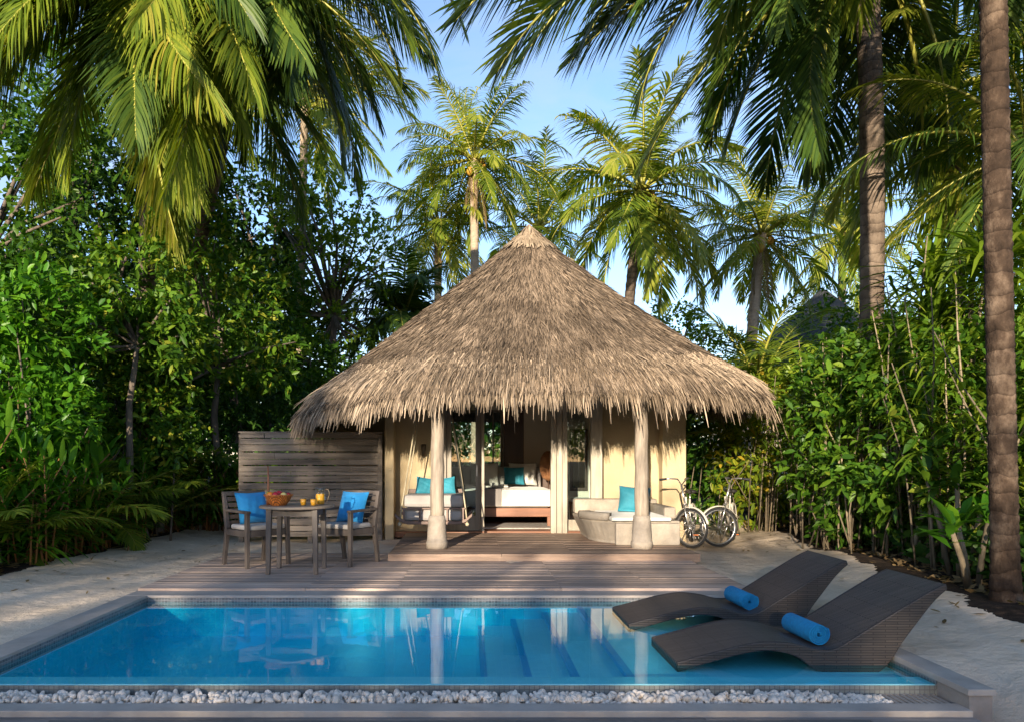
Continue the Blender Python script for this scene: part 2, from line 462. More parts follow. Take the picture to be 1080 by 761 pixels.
# sand with a dark soil bed on both sides
def ground_mat():
    m, nt, b, out = new_mat('sand_and_soil')
    tc = nt.nodes.new('ShaderNodeTexCoord')
    co = tc.outputs['Object']
    sp = nt.nodes.new('ShaderNodeSeparateXYZ')
    nt.links.new(co, sp.inputs[0])
    n = noise_node(nt, co, 0.9, 6, 0.6)
    sand = ramp(nt, [(0.3, (0.62, 0.48, 0.345)), (0.7, (0.80, 0.64, 0.48))])
    nt.links.new(n.outputs['Fac'], sand.inputs[0])
    n3 = noise_node(nt, co, 14, 6, 0.65)
    soil = ramp(nt, [(0.3, (0.012, 0.009, 0.007)), (0.55, (0.04, 0.026, 0.018)), (0.75, (0.1, 0.06, 0.035))])
    nt.links.new(n3.outputs['Fac'], soil.inputs[0])
    n4 = noise_node(nt, co, 1.6, 5, 0.6)

    def math_(op, a, bb):
        k = nt.nodes.new('ShaderNodeMath')
        k.operation = op
        for i, v in enumerate((a, bb)):
            if isinstance(v, (int, float)):
                k.inputs[i].default_value = v
            else:
                nt.links.new(v, k.inputs[i])
        return k.outputs[0]
    wob = math_('MULTIPLY', math_('SUBTRACT', n4.outputs['Fac'], 0.5), 0.7)
    left = math_('LESS_THAN', math_('ADD', sp.outputs[0], wob), -4.85)
    # right edge: X = 3.6 + 0.1*Y
    edge = math_('ADD', math_('MULTIPLY', sp.outputs[1], 0.14), 3.32)
    right = math_('GREATER_THAN', math_('ADD', sp.outputs[0], wob), edge)
    back = math_('GREATER_THAN', math_('ADD', sp.outputs[1], wob), 18.0)
    msk = math_('MAXIMUM', math_('MAXIMUM', left, right), back)
    mx = nt.nodes.new('ShaderNodeMix')
    mx.data_type = 'RGBA'
    nt.links.new(msk, mx.inputs[0])
    nt.links.new(sand.outputs[0], mx.inputs[6])
    nt.links.new(soil.outputs[0], mx.inputs[7])
    nt.links.new(mx.outputs[2], b.inputs['Base Color'])
    b.inputs['Roughness'].default_value = 0.95
    b.inputs['Specular IOR Level'].default_value = 0.15
    nb0 = noise_node(nt, co, 7, 8, 0.7)
    nb1 = noise_node(nt, co, 2.2, 3, 0.5)
    nb2 = math_('ADD', nb0.outputs['Fac'], math_('MULTIPLY', nb1.outputs['Fac'], 2.2))
    bp = nt.nodes.new('ShaderNodeBump')
    bp.inputs['Strength'].default_value = 0.9
    bp.inputs['Distance'].default_value = 0.045
    nt.links.new(nb2, bp.inputs['Height'])
    nt.links.new(bp.outputs[0], b.inputs['Normal'])
    return m


M['ground'] = ground_mat()

# ------------------------------------------------------------------ object helpers
def tag(o, label=None, cat=None, group=None, kind=None):
    if label:
        o['label'] = label
    if cat:
        o['category'] = cat
    if group:
        o['group'] = group
    if kind:
        o['kind'] = kind
    return o


def thing(name, label, cat, loc=(0, 0, 0), rz=0.0, group=None):
    o = bpy.data.objects.new(name, None)
    o.empty_display_size = 0.2
    o.location = loc
    o.rotation_euler = (0, 0, rz)
    COL.objects.link(o)
    return tag(o, label, cat, group)


class MB:
    """collects shapes, then links them as ONE mesh object"""
    def __init__(self):
        self.v, self.f, self.m = [], [], []
        self.cur = 0
        self.xf = None

    def add(self, vs, fs):
        b = len(self.v)
        if self.xf is not None:
            vs = [self.xf @ Vector(p) for p in vs]
        self.v += [tuple(p) for p in vs]
        self.f += [tuple(b + i for i in f) for f in fs]
        self.m += [self.cur] * len(fs)
        return self

    def box(self, x0, x1, y0, y1, z0, z1):
        return self.add([(x0, y0, z0), (x1, y0, z0), (x1, y1, z0), (x0, y1, z0), (x0, y0, z1), (x1, y0, z1), (x1, y1, z1), (x0, y1, z1)],
                        [(0, 3, 2, 1), (4, 5, 6, 7), (0, 1, 5, 4), (1, 2, 6, 5), (2, 3, 7, 6), (3, 0, 4, 7)])

    def beam(self, p, q, w0, w1=None, d0=None, d1=None, side=None):
        """square bar from p to q, tapering w0 -> w1 (depth d0 -> d1)"""
        p, q = Vector(p), Vector(q)
        w1 = w0 if w1 is None else w1
        d0 = w0 if d0 is None else d0
        d1 = d0 * w1 / w0 if d1 is None else d1
        a = (q - p).normalized()
        s = Vector(side) if side else (Vector((1, 0, 0)) if abs(a.x) < 0.9 else Vector((0, 1, 0)))
        u = (s - a * s.dot(a)).normalized()
        w = a.cross(u)
        vs = []
        for c, ww, dd in ((p, w0, d0), (q, w1, d1)):
            for i, j in ((-1, -1), (1, -1), (1, 1), (-1, 1)):
                vs.append(c + u * (i * ww / 2) + w * (j * dd / 2))
        return self.add(vs, [(0, 3, 2, 1), (4, 5, 6, 7), (0, 1, 5, 4), (1, 2, 6, 5), (2, 3, 7, 6), (3, 0, 4, 7)])

    def tube(self, pts, rad, n=8, caps=True, closed=False):
        pts = [Vector(p) for p in pts]
        k = len(pts)
        rad = [rad] * k if isinstance(rad, (int, float)) else rad
        vs, fs = [], []
        u = None
        for i, p in enumerate(pts):
            if closed:
                a = (pts[(i + 1) % k] - pts[i - 1]).normalized()
            else:
                a = (pts[min(i + 1, k - 1)] - pts[max(i - 1, 0)]).normalized()
            if u is None:
                u = a.orthogonal().normalized()
            u = (u - a * u.dot(a))
            u = u.normalized() if u.length > 1e-6 else a.orthogonal().normalized()
            w = a.cross(u)
            for j in range(n):
                t = 2 * PI * j / n
                vs.append(p + (u * math.cos(t) + w * math.sin(t)) * rad[i])
        m = k if closed else k - 1
        for i in range(m):
            i2 = (i + 1) % k
            for j in range(n):
                j2 = (j + 1) % n
                fs.append((i * n + j, i * n + j2, i2 * n + j2, i2 * n + j))
        if caps and not closed:
            fs.append(tuple(range(n - 1, -1, -1)))
            fs.append(tuple((k - 1) * n + j for j in range(n)))
        return self.add(vs, fs)

    def lathe(self, prof, n=24, c=(0, 0, 0), cap=True):
        vs, fs = [], []
        k = len(prof)
        for r, z in prof:
            for j in range(n):
                t = 2 * PI * j / n
                vs.append((c[0] + r * math.cos(t), c[1] + r * math.sin(t), c[2] + z))
        for i in range(k - 1):
            for j in range(n):
                j2 = (j + 1) % n
                fs.append((i * n + j, i * n + j2, (i + 1) * n + j2, (i + 1) * n + j))
        if cap:
            fs.append(tuple(range(n - 1, -1, -1)))
            fs.append(tuple((k - 1) * n + j for j in range(n)))
        return self.add(vs, fs)

    def sphere(self, c, r, n=14, sc=(1, 1, 1)):
        prof = [(max(1e-4, math.sin(PI * i / 8)) * r, -math.cos(PI * i / 8) * r) for i in range(9)]
        vs, fs = [], []
        for rr, z in prof:
            for j in range(n):
                t = 2 * PI * j / n
                vs.append((c[0] + rr * math.cos(t) * sc[0], c[1] + rr * math.sin(t) * sc[1], c[2] + z * sc[2]))
        for i in range(8):
            for j in range(n):
                j2 = (j + 1) % n
                fs.append((i * n + j, i * n + j2, (i + 1) * n + j2, (i + 1) * n + j))
        return self.add(vs, fs)

    def prism(self, poly, z0, z1):
        """polygon in XY, extruded along Z"""
        n = len(poly)
        vs = [(x, y, z0) for x, y in poly] + [(x, y, z1) for x, y in poly]
        fs = [tuple(range(n - 1, -1, -1)), tuple(range(n, 2 * n))]
        fs += [(i, (i + 1) % n, n + (i + 1) % n, n + i) for i in range(n)]
        return self.add(vs, fs)

    def slab_xz(self, top, bot, y0, y1):
        """strip between two XZ polylines of equal length, extruded along Y"""
        n = len(top)
        vs = []
        for (x, z), (x2, z2) in zip(top, bot):
            vs += [(x, y0, z), (x, y1, z), (x2, y1, z2), (x2, y0, z2)]
        fs = []
        for i in range(n - 1):
            a, b = i * 4, i * 4 + 4
            for j in range(4):
                j2 = (j + 1) % 4
                fs.append((a + j, a + j2, b + j2, b + j))
        fs += [(3, 2, 1, 0), tuple((n - 1) * 4 + j for j in range(4))]
        return self.add(vs, fs)

    def pillow(self, w, h, t, n=14, pinch=0.07):
        """puffed cushion lying in the XZ plane, thickness along Y"""
        vs, fs = [], []
        for s in (-1, 1):
            for i in range(n + 1):
                for j in range(n + 1):
                    u, v = 2 * i / n - 1, 2 * j / n - 1
                    k = (1 - abs(u) ** 2.6) * (1 - abs(v) ** 2.6)
                    x = u * w / 2 * (1 - pinch * (1 - v * v))
                    z = v * h / 2 * (1 - pinch * (1 - u * u))
                    wr = 0.012 * math.sin(9 * u + 5 * v) * math.sin(7 * v - 3 * u) * k
                    vs.append((x, s * (t / 2 * max(k, 0) ** 0.5 + wr), z))
        m = (n + 1) ** 2
        for i in range(n):
            for j in range(n):
                a = i * (n + 1) + j
                q = (a, a + 1, a + n + 2, a + n + 1)
                fs.append(q)
                fs.append(tuple(m + k for k in reversed(q)))
        # close the edge
        rim = [i * (n + 1) for i in range(n + 1)] + [n * (n + 1) + j for j in range(1, n + 1)] + \
              [i * (n + 1) + n for i in range(n - 1, -1, -1)] + [j for j in range(n - 1, 0, -1)]
        for a, b in zip(rim, rim[1:] + rim[:1]):
            fs.append((a, b, m + b, m + a))
        return self.add(vs, fs)

    def build(self, name, m, parent=None, smooth=False, bevel=0.0, off=None, sub=0):
        me = bpy.data.meshes.new(name)
        vs = self.v
        if off is not None:
            vs = [(x - off[0], y - off[1], z - off[2]) for x, y, z in vs]
        me.from_pydata(vs, [], self.f)
        for mm_ in (m if isinstance(m, (list, tuple)) else [m]):
            me.materials.append(mm_)
        if any(self.m):
            me.polygons.foreach_set('material_index', self.m)
        bm = bmesh.new()
        bm.from_mesh(me)
        bmesh.ops.recalc_face_normals(bm, faces=bm.faces)
        bm.to_mesh(me)
        bm.free()
        if smooth:
            me.polygons.foreach_set('use_smooth', [True] * len(me.polygons))
        me.update()
        o = bpy.data.objects.new(name, me)
        COL.objects.link(o)
        if parent is not None:
            o.parent = parent
        if bevel:
            bv = o.modifiers.new('bevel', 'BEVEL')
            bv.width = bevel
            bv.segments = 2
            bv.limit_method = 'ANGLE'
            bv.angle_limit = R(40)
        if sub:
            sb = o.modifiers.new('sub', 'SUBSURF')
            sb.levels = sub
            sb.render_levels = sub
        return o


def np_mesh(name, V, F, m, parent=None, smooth=False, midx=None):
    """V (n,3) float, F (k,4) int quads -> one mesh object"""
    me = np_data(name, V, F, m, smooth, midx)
    o = bpy.data.objects.new(name, me)
    COL.objects.link(o)
    if parent is not None:
        o.parent = parent
    return o


def np_data(name, V, F, m, smooth=False, midx=None):
    me = bpy.data.meshes.new(name)
    V = np.asarray(V, dtype=np.float32)
    F = np.asarray(F, dtype=np.int32)
    me.vertices.add(len(V))
    me.vertices.foreach_set('co', V.ravel())
    me.loops.add(F.size)
    me.loops.foreach_set('vertex_index', F.ravel())
    me.polygons.add(len(F))
    me.polygons.foreach_set('loop_start', np.arange(0, F.size, 4, dtype=np.int32))
    if smooth:
        me.polygons.foreach_set('use_smooth', np.ones(len(F), dtype=bool))
    for mm_ in (m if isinstance(m, (list, tuple)) else [m]):
        me.materials.append(mm_)
    if midx is not None:
        me.polygons.foreach_set('material_index', np.asarray(midx, dtype=np.int32))
    me.update(calc_edges=True)
    me.validate()
    return me


def unit(a):
    return a / np.maximum(np.linalg.norm(a, axis=-1, keepdims=True), 1e-9)


LEAF_NEAR = [(0.0, 0.03), (0.28, 0.40), (0.66, 0.42), (1.0, 0.02)]
LEAF_FAR = [(0.0, 0.02), (0.5, 0.5), (1.0, 0.02)]
STRAP = [(0.0, 0.35), (0.25, 0.5), (0.5, 0.48), (0.78, 0.32), (1.0, 0.02)]


def leaves(P, D, N, S, W, bend, template=LEAF_NEAR, fold=0.25):
    """leaf blades: P base, D direction, N rough normal, S length, W width/length, bend = sag of the tip"""
    P, D, N = np.asarray(P), unit(np.asarray(D)), np.asarray(N)
    n = len(P)
    side = unit(np.cross(N, D))
    nn = np.cross(D, side)
    S = np.broadcast_to(np.asarray(S, dtype=float), (n,))
    W = np.broadcast_to(np.asarray(W, dtype=float), (n,))
    bend = np.broadcast_to(np.asarray(bend, dtype=float), (n,))
    k = len(template)
    near = fold > 0
    cols = 3 if near else 2
    V = np.zeros((n, k, cols, 3))
    for i, (x, w) in enumerate(template):
        mid = P + D * (S * x)[:, None] + np.array([0, 0, -1.0]) * (S * bend * x * x)[:, None]
        off = side * (S * W * w)[:, None]
        up = nn * (S * W * w * fold)[:, None]
        if near:
            V[:, i, 0] = mid - off + up
            V[:, i, 1] = mid
            V[:, i, 2] = mid + off + up
        else:
            V[:, i, 0] = mid - off
            V[:, i, 1] = mid + off
    faces = []
    for i in range(k - 1):
        for c in range(cols - 1):
            a = i * cols + c
            faces.append((a, a + 1, a + cols + 1, a + cols))
    F = (np.arange(n) * k * cols)[:, None, None] + np.array(faces)[None]
    return V.reshape(-1, 3), F.reshape(-1, 4)


def merge(parts):
    Vs, Fs, b = [], [], 0
    for V, F in parts:
        Vs.append(V)
        Fs.append(F + b)
        b += len(V)
    return np.concatenate(Vs), np.concatenate(Fs)

# ================================================================== THE SETTING
HX0, HX1, HY1 = -3.25, 2.94, 7.34            # the hole in the sand for the pool
WATER_Z = -0.074
POOL_X0, POOL_X1, POOL_Y0, POOL_Y1 = -3.05, 2.80, 4.66, 7.08


def sand_h(x, y):
    d = max(0.0, max(HX0 - x, x - HX1, y - HY1))
    k = min(1.0, d / 1.2)
    if y < 4.6 and x > 2.6:
        k = max(0.0, min(1.0, (x - 2.95) / 0.5))
    h = -0.03 + k * 0.06 * (mnoise.noise(Vector((x * 0.7, y * 0.7, 3.1))) + 0.55 * mnoise.noise(Vector((x * 2.6, y * 2.6, 1))))
    e = 3.32 + 0.14 * y
    # the sand banks up towards the plants
    h += 0.12 * k * max(0.0, min(1.0, (x - (e - 0.9)) / 0.9))
    h += 0.10 * k * max(0.0, min(1.0, (-4.0 - x) / 0.9))
    h += 0.10 * max(0.0, min(1.0, (y - 12.5) / 4))
    if y < 4.7 and x > 2.6:
        h -= 0.3 * max(0.0, min(1.0, (4.7 - y) / 0.45)) * max(0.0, min(1.0, (3.5 - x) / 0.5))
    return h


def ground():
    fine_x = list(np.arange(-9, HX0, 0.22)) + [HX0] + list(np.arange(HX0 + 0.25, 2.7, 0.25)) + [2.8, HX1] + list(np.arange(HX1 + 0.2, 11, 0.22))
    fine_y = list(np.arange(-6, 3.0, 0.5)) + [3.0] + list(np.arange(3.2, 4.1, 0.2)) + [4.21] + list(np.arange(4.4, HY1 - 0.1, 0.22)) + [HY1] + list(np.arange(HY1 + 0.2, 20, 0.25))
    xs = [-450, -150, -60, -25, -14] + fine_x + [14, 25, 60, 150, 450]
    ys = [-450, -150, -60, -20, -10] + fine_y + [26, 40, 80, 200, 450]
    V = [(x, y, sand_h(x, y) if (-14 < x < 14 and -10 < y < 26) else 0.0) for y in ys for x in xs]
    F = []
    n = len(xs)
    for j in range(len(ys) - 1):
        for i in range(n - 1):
            cx, cyy = (xs[i] + xs[i + 1]) / 2, (ys[j] + ys[j + 1]) / 2
            if HX0 < cx < (HX1 if cyy > 4.2 else 2.8) and 3.0 < cyy < HY1:
                continue
            F.append((j * n + i, j * n + i + 1, (j + 1) * n + i + 1, (j + 1) * n + i))
    # under the camera deck the sand lies lower
    V = [(x, y, -0.32 if (y <= 3.01 and -7 < x < 2.9) else z) for x, y, z in V]
    tag(np_mesh('sand_ground', V, F, M['ground'], smooth=True), kind='structure')


ground()

# --- pool
b = MB()
x0, x1, y0, y1 = POOL_X0, POOL_X1, POOL_Y0, POOL_Y1
FL, SH = -0.40, -0.12
stx = [0.095, 0.40, 0.70, 1.025]               # edges of the steps, deepest first
stz = [FL, -0.30, -0.235, -0.175, SH]
zt = -0.13                                   # lower edge of the waterline band
b.add([(x0, y0, FL), (stx[0], y0, FL), (stx[0], y1, FL), (x0, y1, FL)], [(0, 1, 2, 3)])
b.add([(x0, y1, FL), (x1, y1, FL), (x1, y1, zt), (x0, y1, zt)], [(0, 1, 2, 3)])
b.add([(x0, y0, FL), (x0, y1, FL), (x0, y1, zt), (x0, y0, zt)], [(0, 1, 2, 3)])
b.add([(x0, y0, FL), (x1, y0, FL), (x1, y0, -0.085), (x0, y0, -0.085)], [(0, 3, 2, 1)])
tag(b.build('pool_basin', M['pool_tile']), kind='structure')
b = MB()
for i, xe in enumerate(stx):
    za, zb = stz[i], stz[i + 1]
    b.add([(xe, y0, za), (xe, y1, za), (xe, y1, zb), (xe, y0, zb)], [(0, 1, 2, 3)])
    xn = stx[i + 1] if i < 3 else x1
    b.add([(xe, y0, zb), (xn, y0, zb), (xn, y1, zb), (xe, y1, zb)], [(0, 1, 2, 3)])
tag(b.build('pool_steps', M['shelf_tile']), kind='structure')
b = MB()
for i, xe in enumerate(stx):
    b.box(xe - 0.012, xe + 0.035, y0 + 0.002, y1 - 0.002, stz[i + 1] - 0.035, stz[i + 1] + 0.003)
tag(b.build('pool_step_trim', M['step_trim']), kind='structure')
# waterline band of grey mosaic at the back, left and right
b = MB()
b.box(x0, x1, y1, y1 + 0.02, zt, -0.038)
b.box(x0 - 0.02, x0, 4.30, y1 + 0.02, zt, -0.038)
b.box(x1, x1 + 0.02, 4.49, y1 + 0.02, -0.45, -0.035)
tag(b.build('pool_waterline', M['water_line']), kind='structure')
# front wall with the infinity edge
b = MB()
b.box(HX0 - 3, x1, 4.49, y0, -0.9, -0.085)
tag(b.build('pool_front_wall', M['rim_tile']), kind='structure')
b = MB().box(HX0 - 3, x1 - 0.002, 4.50, y0 - 0.002, -0.0848, -0.081)
tag(b.build('pool_rim_film', M['shelf_tile']), kind='structure')
# coping: back strip, left strip, raised right wall
b = MB()
b.box(HX0, HX1, y1 - 0.012, HY1, -0.037, -0.012)
b.box(HX0, x0 + 0.012, 4.10, y1 - 0.014, -0.037, -0.0125)
b.box(x1 - 0.012, HX1 + 0.005, 4.185, y1 - 0.017, -0.052, -0.015)
tag(b.build('pool_coping', M['coping'], bevel=0.004), kind='structure')
b = MB()
b.box(x1 + 0.004, HX1 - 0.006, 4.20, y1 - 0.02, -0.6, -0.054)
tag(b.build('pool_end_wall', M['kerb']), kind='structure')
# overflow channel: bed, kerb
b = MB()
b.box(-8, x1 + 0.003, 4.30, 4.489, -0.3, -0.165)
tag(b.build('overflow_channel', M['kerb']), kind='structure')
b = MB()
b.box(-8, x1 + 0.003, 4.165, 4.30, -0.3, -0.128)
tag(b.build('channel_kerb', M['coping'], bevel=0.004), kind='structure')
# drain grate at the end of the channel
b = MB()
for i in range(9):
    b.box(2.46 + i * 0.036, 2.482 + i * 0.036, 4.305, 4.485, -0.16, -0.132)
b.box(2.455, 2.785, 4.302, 4.312, -0.165, -0.134)
b.box(2.455, 2.785, 4.478, 4.488, -0.165, -0.134)
tag(b.build('drain_grate', M['kerb']), 'grey slotted drain grate at the end of the pebble channel', 'drain grate')
# water
b = MB()
nx, ny = 40, 16
V = [(x0 + (x1 - x0) * i / nx, 4.4895 + (y1 - 4.4895) * j / ny, WATER_Z) for j in range(ny + 1) for i in range(nx + 1)]
F = [(j * (nx + 1) + i, j * (nx + 1) + i + 1, (j + 1) * (nx + 1) + i + 1, (j + 1) * (nx + 1) + i) for j in range(ny) for i in range(nx)]
tag(np_mesh('pool_water', V, F, M['water']), kind='structure')
# water film over the rim, left of the frame as well
b = MB().box(-6.2, x0 - 0.001, 4.4895, 4.655, WATER_Z - 0.008, WATER_Z)

# --- pebbles
def pebbles():
    bm = bmesh.new()
    bmesh.ops.create_icosphere(bm, subdivisions=2, radius=1)
    tv = np.array([v.co[:] for v in bm.verts])
    tf = [[v.index for v in f.verts] for f in bm.faces]
    bm.free()
    tf4 = np.array([f + [f[2]] for f in tf])
    out = []
    n = 2500
    for i in range(n):
        lay = RNG.random()
        s = RNG.uniform(0.011, 0.026)
        x = RNG.uniform(-3.3, 2.44)
        z = -0.158 + (0.0 if lay < 0.6 else 0.028) + s * 0.3
        if x > 2.15:
            z = -0.15 + s * 0.2
        y = RNG.uniform(4.312 + s * 0.6, 4.478 - s * 0.6)
        ang = RNG.uniform(0, 2 * PI, 3)
        Rm = np.array(Matrix.Rotation(ang[0], 3, 'X') @ Matrix.Rotation(ang[1], 3, 'Y') @ Matrix.Rotation(ang[2], 3, 'Z'))
        sc = np.array([1.3, 0.95, 0.62]) * s
        w = 1 + 0.12 * np.sin(tv @ RNG.uniform(-3, 3, 3) + ang[0])
        out.append((((tv * w[:, None] * sc) @ Rm.T) + [x, y, z], tf4))
    V, F = merge(out)
    me = bpy.data.meshes.new('pebbles')
    me.from_pydata(V.tolist(), [], F[:, :3].tolist())
    me.polygons.foreach_set('use_smooth', [True] * len(me.polygons))
    me.materials.append(M['pebble'])
    o = bpy.data.objects.new('white_pebbles', me)
    COL.objects.link(o)
    tag(o, 'loose white pebbles filling the channel in front of the pool', 'pebbles', kind='stuff')


pebbles()

# --- decks: every board is modelled
def boards(name, xr, yr, z0, z1, w, gap, m, seams, jitter=0.0):
    b = MB()
    y = yr[0]
    i = 0
    while y < yr[1] - 0.02:
        ye = min(y + w, yr[1])
        cuts = [xr[0]] + sorted(s + (0.9 if i % 2 else 0) for s in seams) + [xr[1]]
        cuts = [c for c in cuts if xr[0] <= c <= xr[1]]
        for a, c in zip(cuts, cuts[1:]):
            if c - a > 0.05:
                dz = random.uniform(-0.0025, 0.0025)
                b.box(a + 0.002, c - 0.002, y, ye - gap, z0, z1 + dz)
        y = ye
        i += 1
    return b.build(name, m)


tag(boards('timber_deck', (-3.24, 2.76), (7.32, 10.1), -0.02, 0.012, 0.118, 0.007, M['deck'], [-1.6, 0.9]), kind='structure')
b = MB().box(-3.2, 2.72, 7.36, 10.06, -0.03, -0.012)  # one black sheet below the boards, dark through their gaps
tag(b.build('deck_dark_sheet', M['rubber']), kind='structure')
b = MB()
b.box(-0.98, 2.84, 9.36, 12.0, -0.03, 0.055)
tag(b.build('porch_base', M['dark_wood']), kind='structure')
b = MB()
b.box(-1.01, 2.87, 9.30, 9.325, -0.005, 0.066)
tag(b.build('porch_riser', M['porch_deck']), kind='structure')
tag(boards('porch_deck', (-1.01, 2.87), (9.29, 12.0), 0.066, 0.096, 0.118, 0.005, M['porch_deck'], [0.4]), kind='structure')
tag(boards('front_deck', (-7.0, 2.80), (-1.2, 4.16), -0.21, -0.162, 0.14, 0.006, M['front_deck'], [-3.2, 1.3]), kind='structure')

# ================================================================== THE BUNGALOW
HB = Vector((0.95, 12.2, 0.0))
hut = thing('thatched_bungalow', 'cream walled bungalow with a tall conical palm thatch roof behind the pool deck', 'bungalow', HB)
CX, RA, RN = 0.95, 3.55, 2.35
ROOF_Y, ROOF_B, ROOF_B2 = 12.0, 2.75, 4.8
ZE, ZA = 2.30, 4.93


def spow(v, e):
    return np.sign(v) * np.abs(v) ** e


def roof_pt(phi, t):
    s, c = np.sin(phi), np.cos(phi)
    bb = np.where(c >= 0, ROOF_B, ROOF_B2)
    ex = CX + RA * spow(s, 2 / RN)
    ey = ROOF_Y - bb * spow(c, 2 / RN)
    k = (1 - c) / 2
    ay = 11.85 + 1.6 * k * k * (3 - 2 * k)
    ax = CX + 0.0 * phi
    x = ax + (ex - ax) * t
    y = ay + (ey - ay) * t
    hip = 0.04 * np.abs(np.sin(2 * phi)) * np.sin(PI * np.clip(t, 0, 1))
    z = ZE + (ZA - ZE) * np.clip(1 - t, 0, 1) ** 1.13 + hip
    z = z - (0.34 * np.clip(-s - 0.3, 0, 1) - 0.06 * np.clip(s - 0.45, 0, 1)) * np.clip(t, 0, 1) ** 3
    z = z - 0.10 * np.clip((t - 0.93) / 0.07, 0, 2) ** 2
    return np.stack([x, y, z], -1)


def thatch():
    # solid shell
    nphi, nt = 120, 26
    ph = np.linspace(-PI, PI, nphi, endpoint=False)
    ts = np.linspace(0.0, 1.0, nt)
    P, T = np.meshgrid(ph, ts)
    top = roof_pt(P, T)
    low = roof_pt(P, np.minimum(T, 0.97)) - np.array([0, 0, 0.22]) * np.clip(T * 6, 0, 1)[..., None]
    V = np.concatenate([top.reshape(-1, 3), low.reshape(-1, 3)])
    F = []
    m = nphi * nt
    for j in range(nt - 1):
        for i in range(nphi):
            i2 = (i + 1) % nphi
            F.append((j * nphi + i, (j + 1) * nphi + i, (j + 1) * nphi + i2, j * nphi + i2))
            F.append((m + j * nphi + i, m + j * nphi + i2, m + (j + 1) * nphi + i2, m + (j + 1) * nphi + i))
    j = nt - 1
    for i in range(nphi):
        i2 = (i + 1) % nphi
        F.append((j * nphi + i, m + j * nphi + i, m + j * nphi + i2, j * nphi + i2))
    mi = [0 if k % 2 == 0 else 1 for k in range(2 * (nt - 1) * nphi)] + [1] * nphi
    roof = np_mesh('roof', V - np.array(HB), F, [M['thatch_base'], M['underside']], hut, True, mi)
    # strands lying down the slope
    ph = np.linspace(-PI, PI, 360)
    ts = np.linspace(0.01, 1.0, 50)
    P, T = np.meshgrid(ph, ts)
    G = roof_pt(P, T)
    ar = np.linalg.norm(np.cross(G[1:, :-1] - G[:-1, :-1], G[:-1, 1:] - G[:-1, :-1]), axis=-1)
    ar = ar * np.where(np.abs(ph[:-1]) < 1.95, 1.0, 0.12)[None]
    pr = (ar / ar.sum()).ravel()
    n = 170000
    idx = RNG.choice(len(pr), n, p=pr)
    jj, ii = np.divmod(idx, 359)
    phi = ph[ii] + RNG.random(n) * (ph[1] - ph[0])
    t = ts[jj] + RNG.random(n) * (ts[1] - ts[0])
    # rough courses: strand ends gather in uneven rows
    rows = 26
    tr = np.round(t * rows + 0.25 * np.sin(phi * 9) + 0.2 * np.sin(phi * 23)) / rows
    t = np.where(RNG.random(n) < 0.45, tr + RNG.normal(0, 0.006, n), t)
    t = np.clip(t, 0.005, 0.995)
    p = roof_pt(phi, t)
    d = unit(roof_pt(phi, t + 0.01) - p)
    side = unit(roof_pt(phi + 0.004, t) - p)
    nn = unit(np.cross(side, d))
    nn = np.where(nn[:, 2:3] < 0, -nn, nn)
    dd = unit(d + side * RNG.normal(0, 0.2, n)[:, None] + nn * RNG.uniform(0.02, 0.22, n)[:, None])
    L = RNG.uniform(0.11, 0.27, n)
    p0 = p + nn * RNG.uniform(-0.02, 0.012, n)[:, None] - d * 0.05
    TH = [(0, .5), (0.6, .5), (1, .22)]
    V, F = leaves(p0, dd, nn + side * RNG.normal(0, 0.5, n)[:, None], L, RNG.uniform(0.028, 0.06, n), RNG.uniform(0.0, 0.18, n), TH, fold=0)
    np_mesh('thatch', V - np.array(HB), F, M['thatch'], roof)
    # ragged fringe hanging from the eave
    n = 42000
    u = RNG.random(n)
    phi = np.where(u < 0.93, RNG.uniform(-1.9, 1.9, n), RNG.uniform(-PI, PI, n))
    t = 0.83 + 0.17 * RNG.random(n) ** 0.7
    t = t + 0.012 * np.sin(phi * 14) * (t < 0.9)
    p = roof_pt(phi, t) + np.array([0, 0, 1.0]) * RNG.uniform(0.0, 0.05, n)[:, None]
    d = unit(roof_pt(phi, t - 0.03) - p) * -1
    side = unit(roof_pt(phi + 0.004, t) - p)
    nn = unit(np.cross(side, d))
    nn = np.where(nn[:, 2:3] < 0, -nn, nn)
    dn = np.array([0, 0, -1.0])
    wave = 0.5 + 0.28 * np.sin(phi * 31) * np.sin(phi * 12.7) + 0.22 * np.sin(phi * 77 + 1.3)
    dd = unit(d * RNG.uniform(0.5, 1.0, n)[:, None] + dn * RNG.uniform(0.3, 1.2, n)[:, None] + side * RNG.normal(0, 0.16, n)[:, None] + nn * RNG.uniform(-0.05, 0.15, n)[:, None])
    L = RNG.uniform(0.13, 0.27, n) + 0.18 * wave * RNG.random(n) + np.where(RNG.random(n) < 0.03, 0.12, 0)
    V, F = leaves(p, dd, nn + side * RNG.normal(0, 0.6, n)[:, None], L, RNG.uniform(0.025, 0.055, n), RNG.uniform(0.1, 0.45, n), [(0, .5), (0.4, .5), (0.75, .45), (1, .15)], fold=0)
    np_mesh('fringe', V - np.array(HB), F, M['thatch_brim'], roof)
    # lighter cap over the peak
    n = 2600
    phi = RNG.uniform(-PI, PI, n)
    t = RNG.uniform(0.0, 0.11, n) ** 1.0
    p = roof_pt(phi, t) + np.array([0, 0, 0.05])
    d = unit(roof_pt(phi, t + 0.05) - roof_pt(phi, t))
    side = unit(roof_pt(phi + 0.05, t + 0.02) - roof_pt(phi, t + 0.02))
    nn = unit(np.cross(side, d))
    nn = np.where(nn[:, 2:3] < 0, -nn, nn)
    V, F = leaves(p, d + side * RNG.normal(0, 0.3, n)[:, None] + nn * 0.08, nn, RNG.uniform(0.15, 0.3, n), 0.09, 0.05, TH, fold=0)
    np_mesh('roof_cap', V - np.array(HB), F, M['thatch_cap'], roof)
    return roof


roof = thatch()


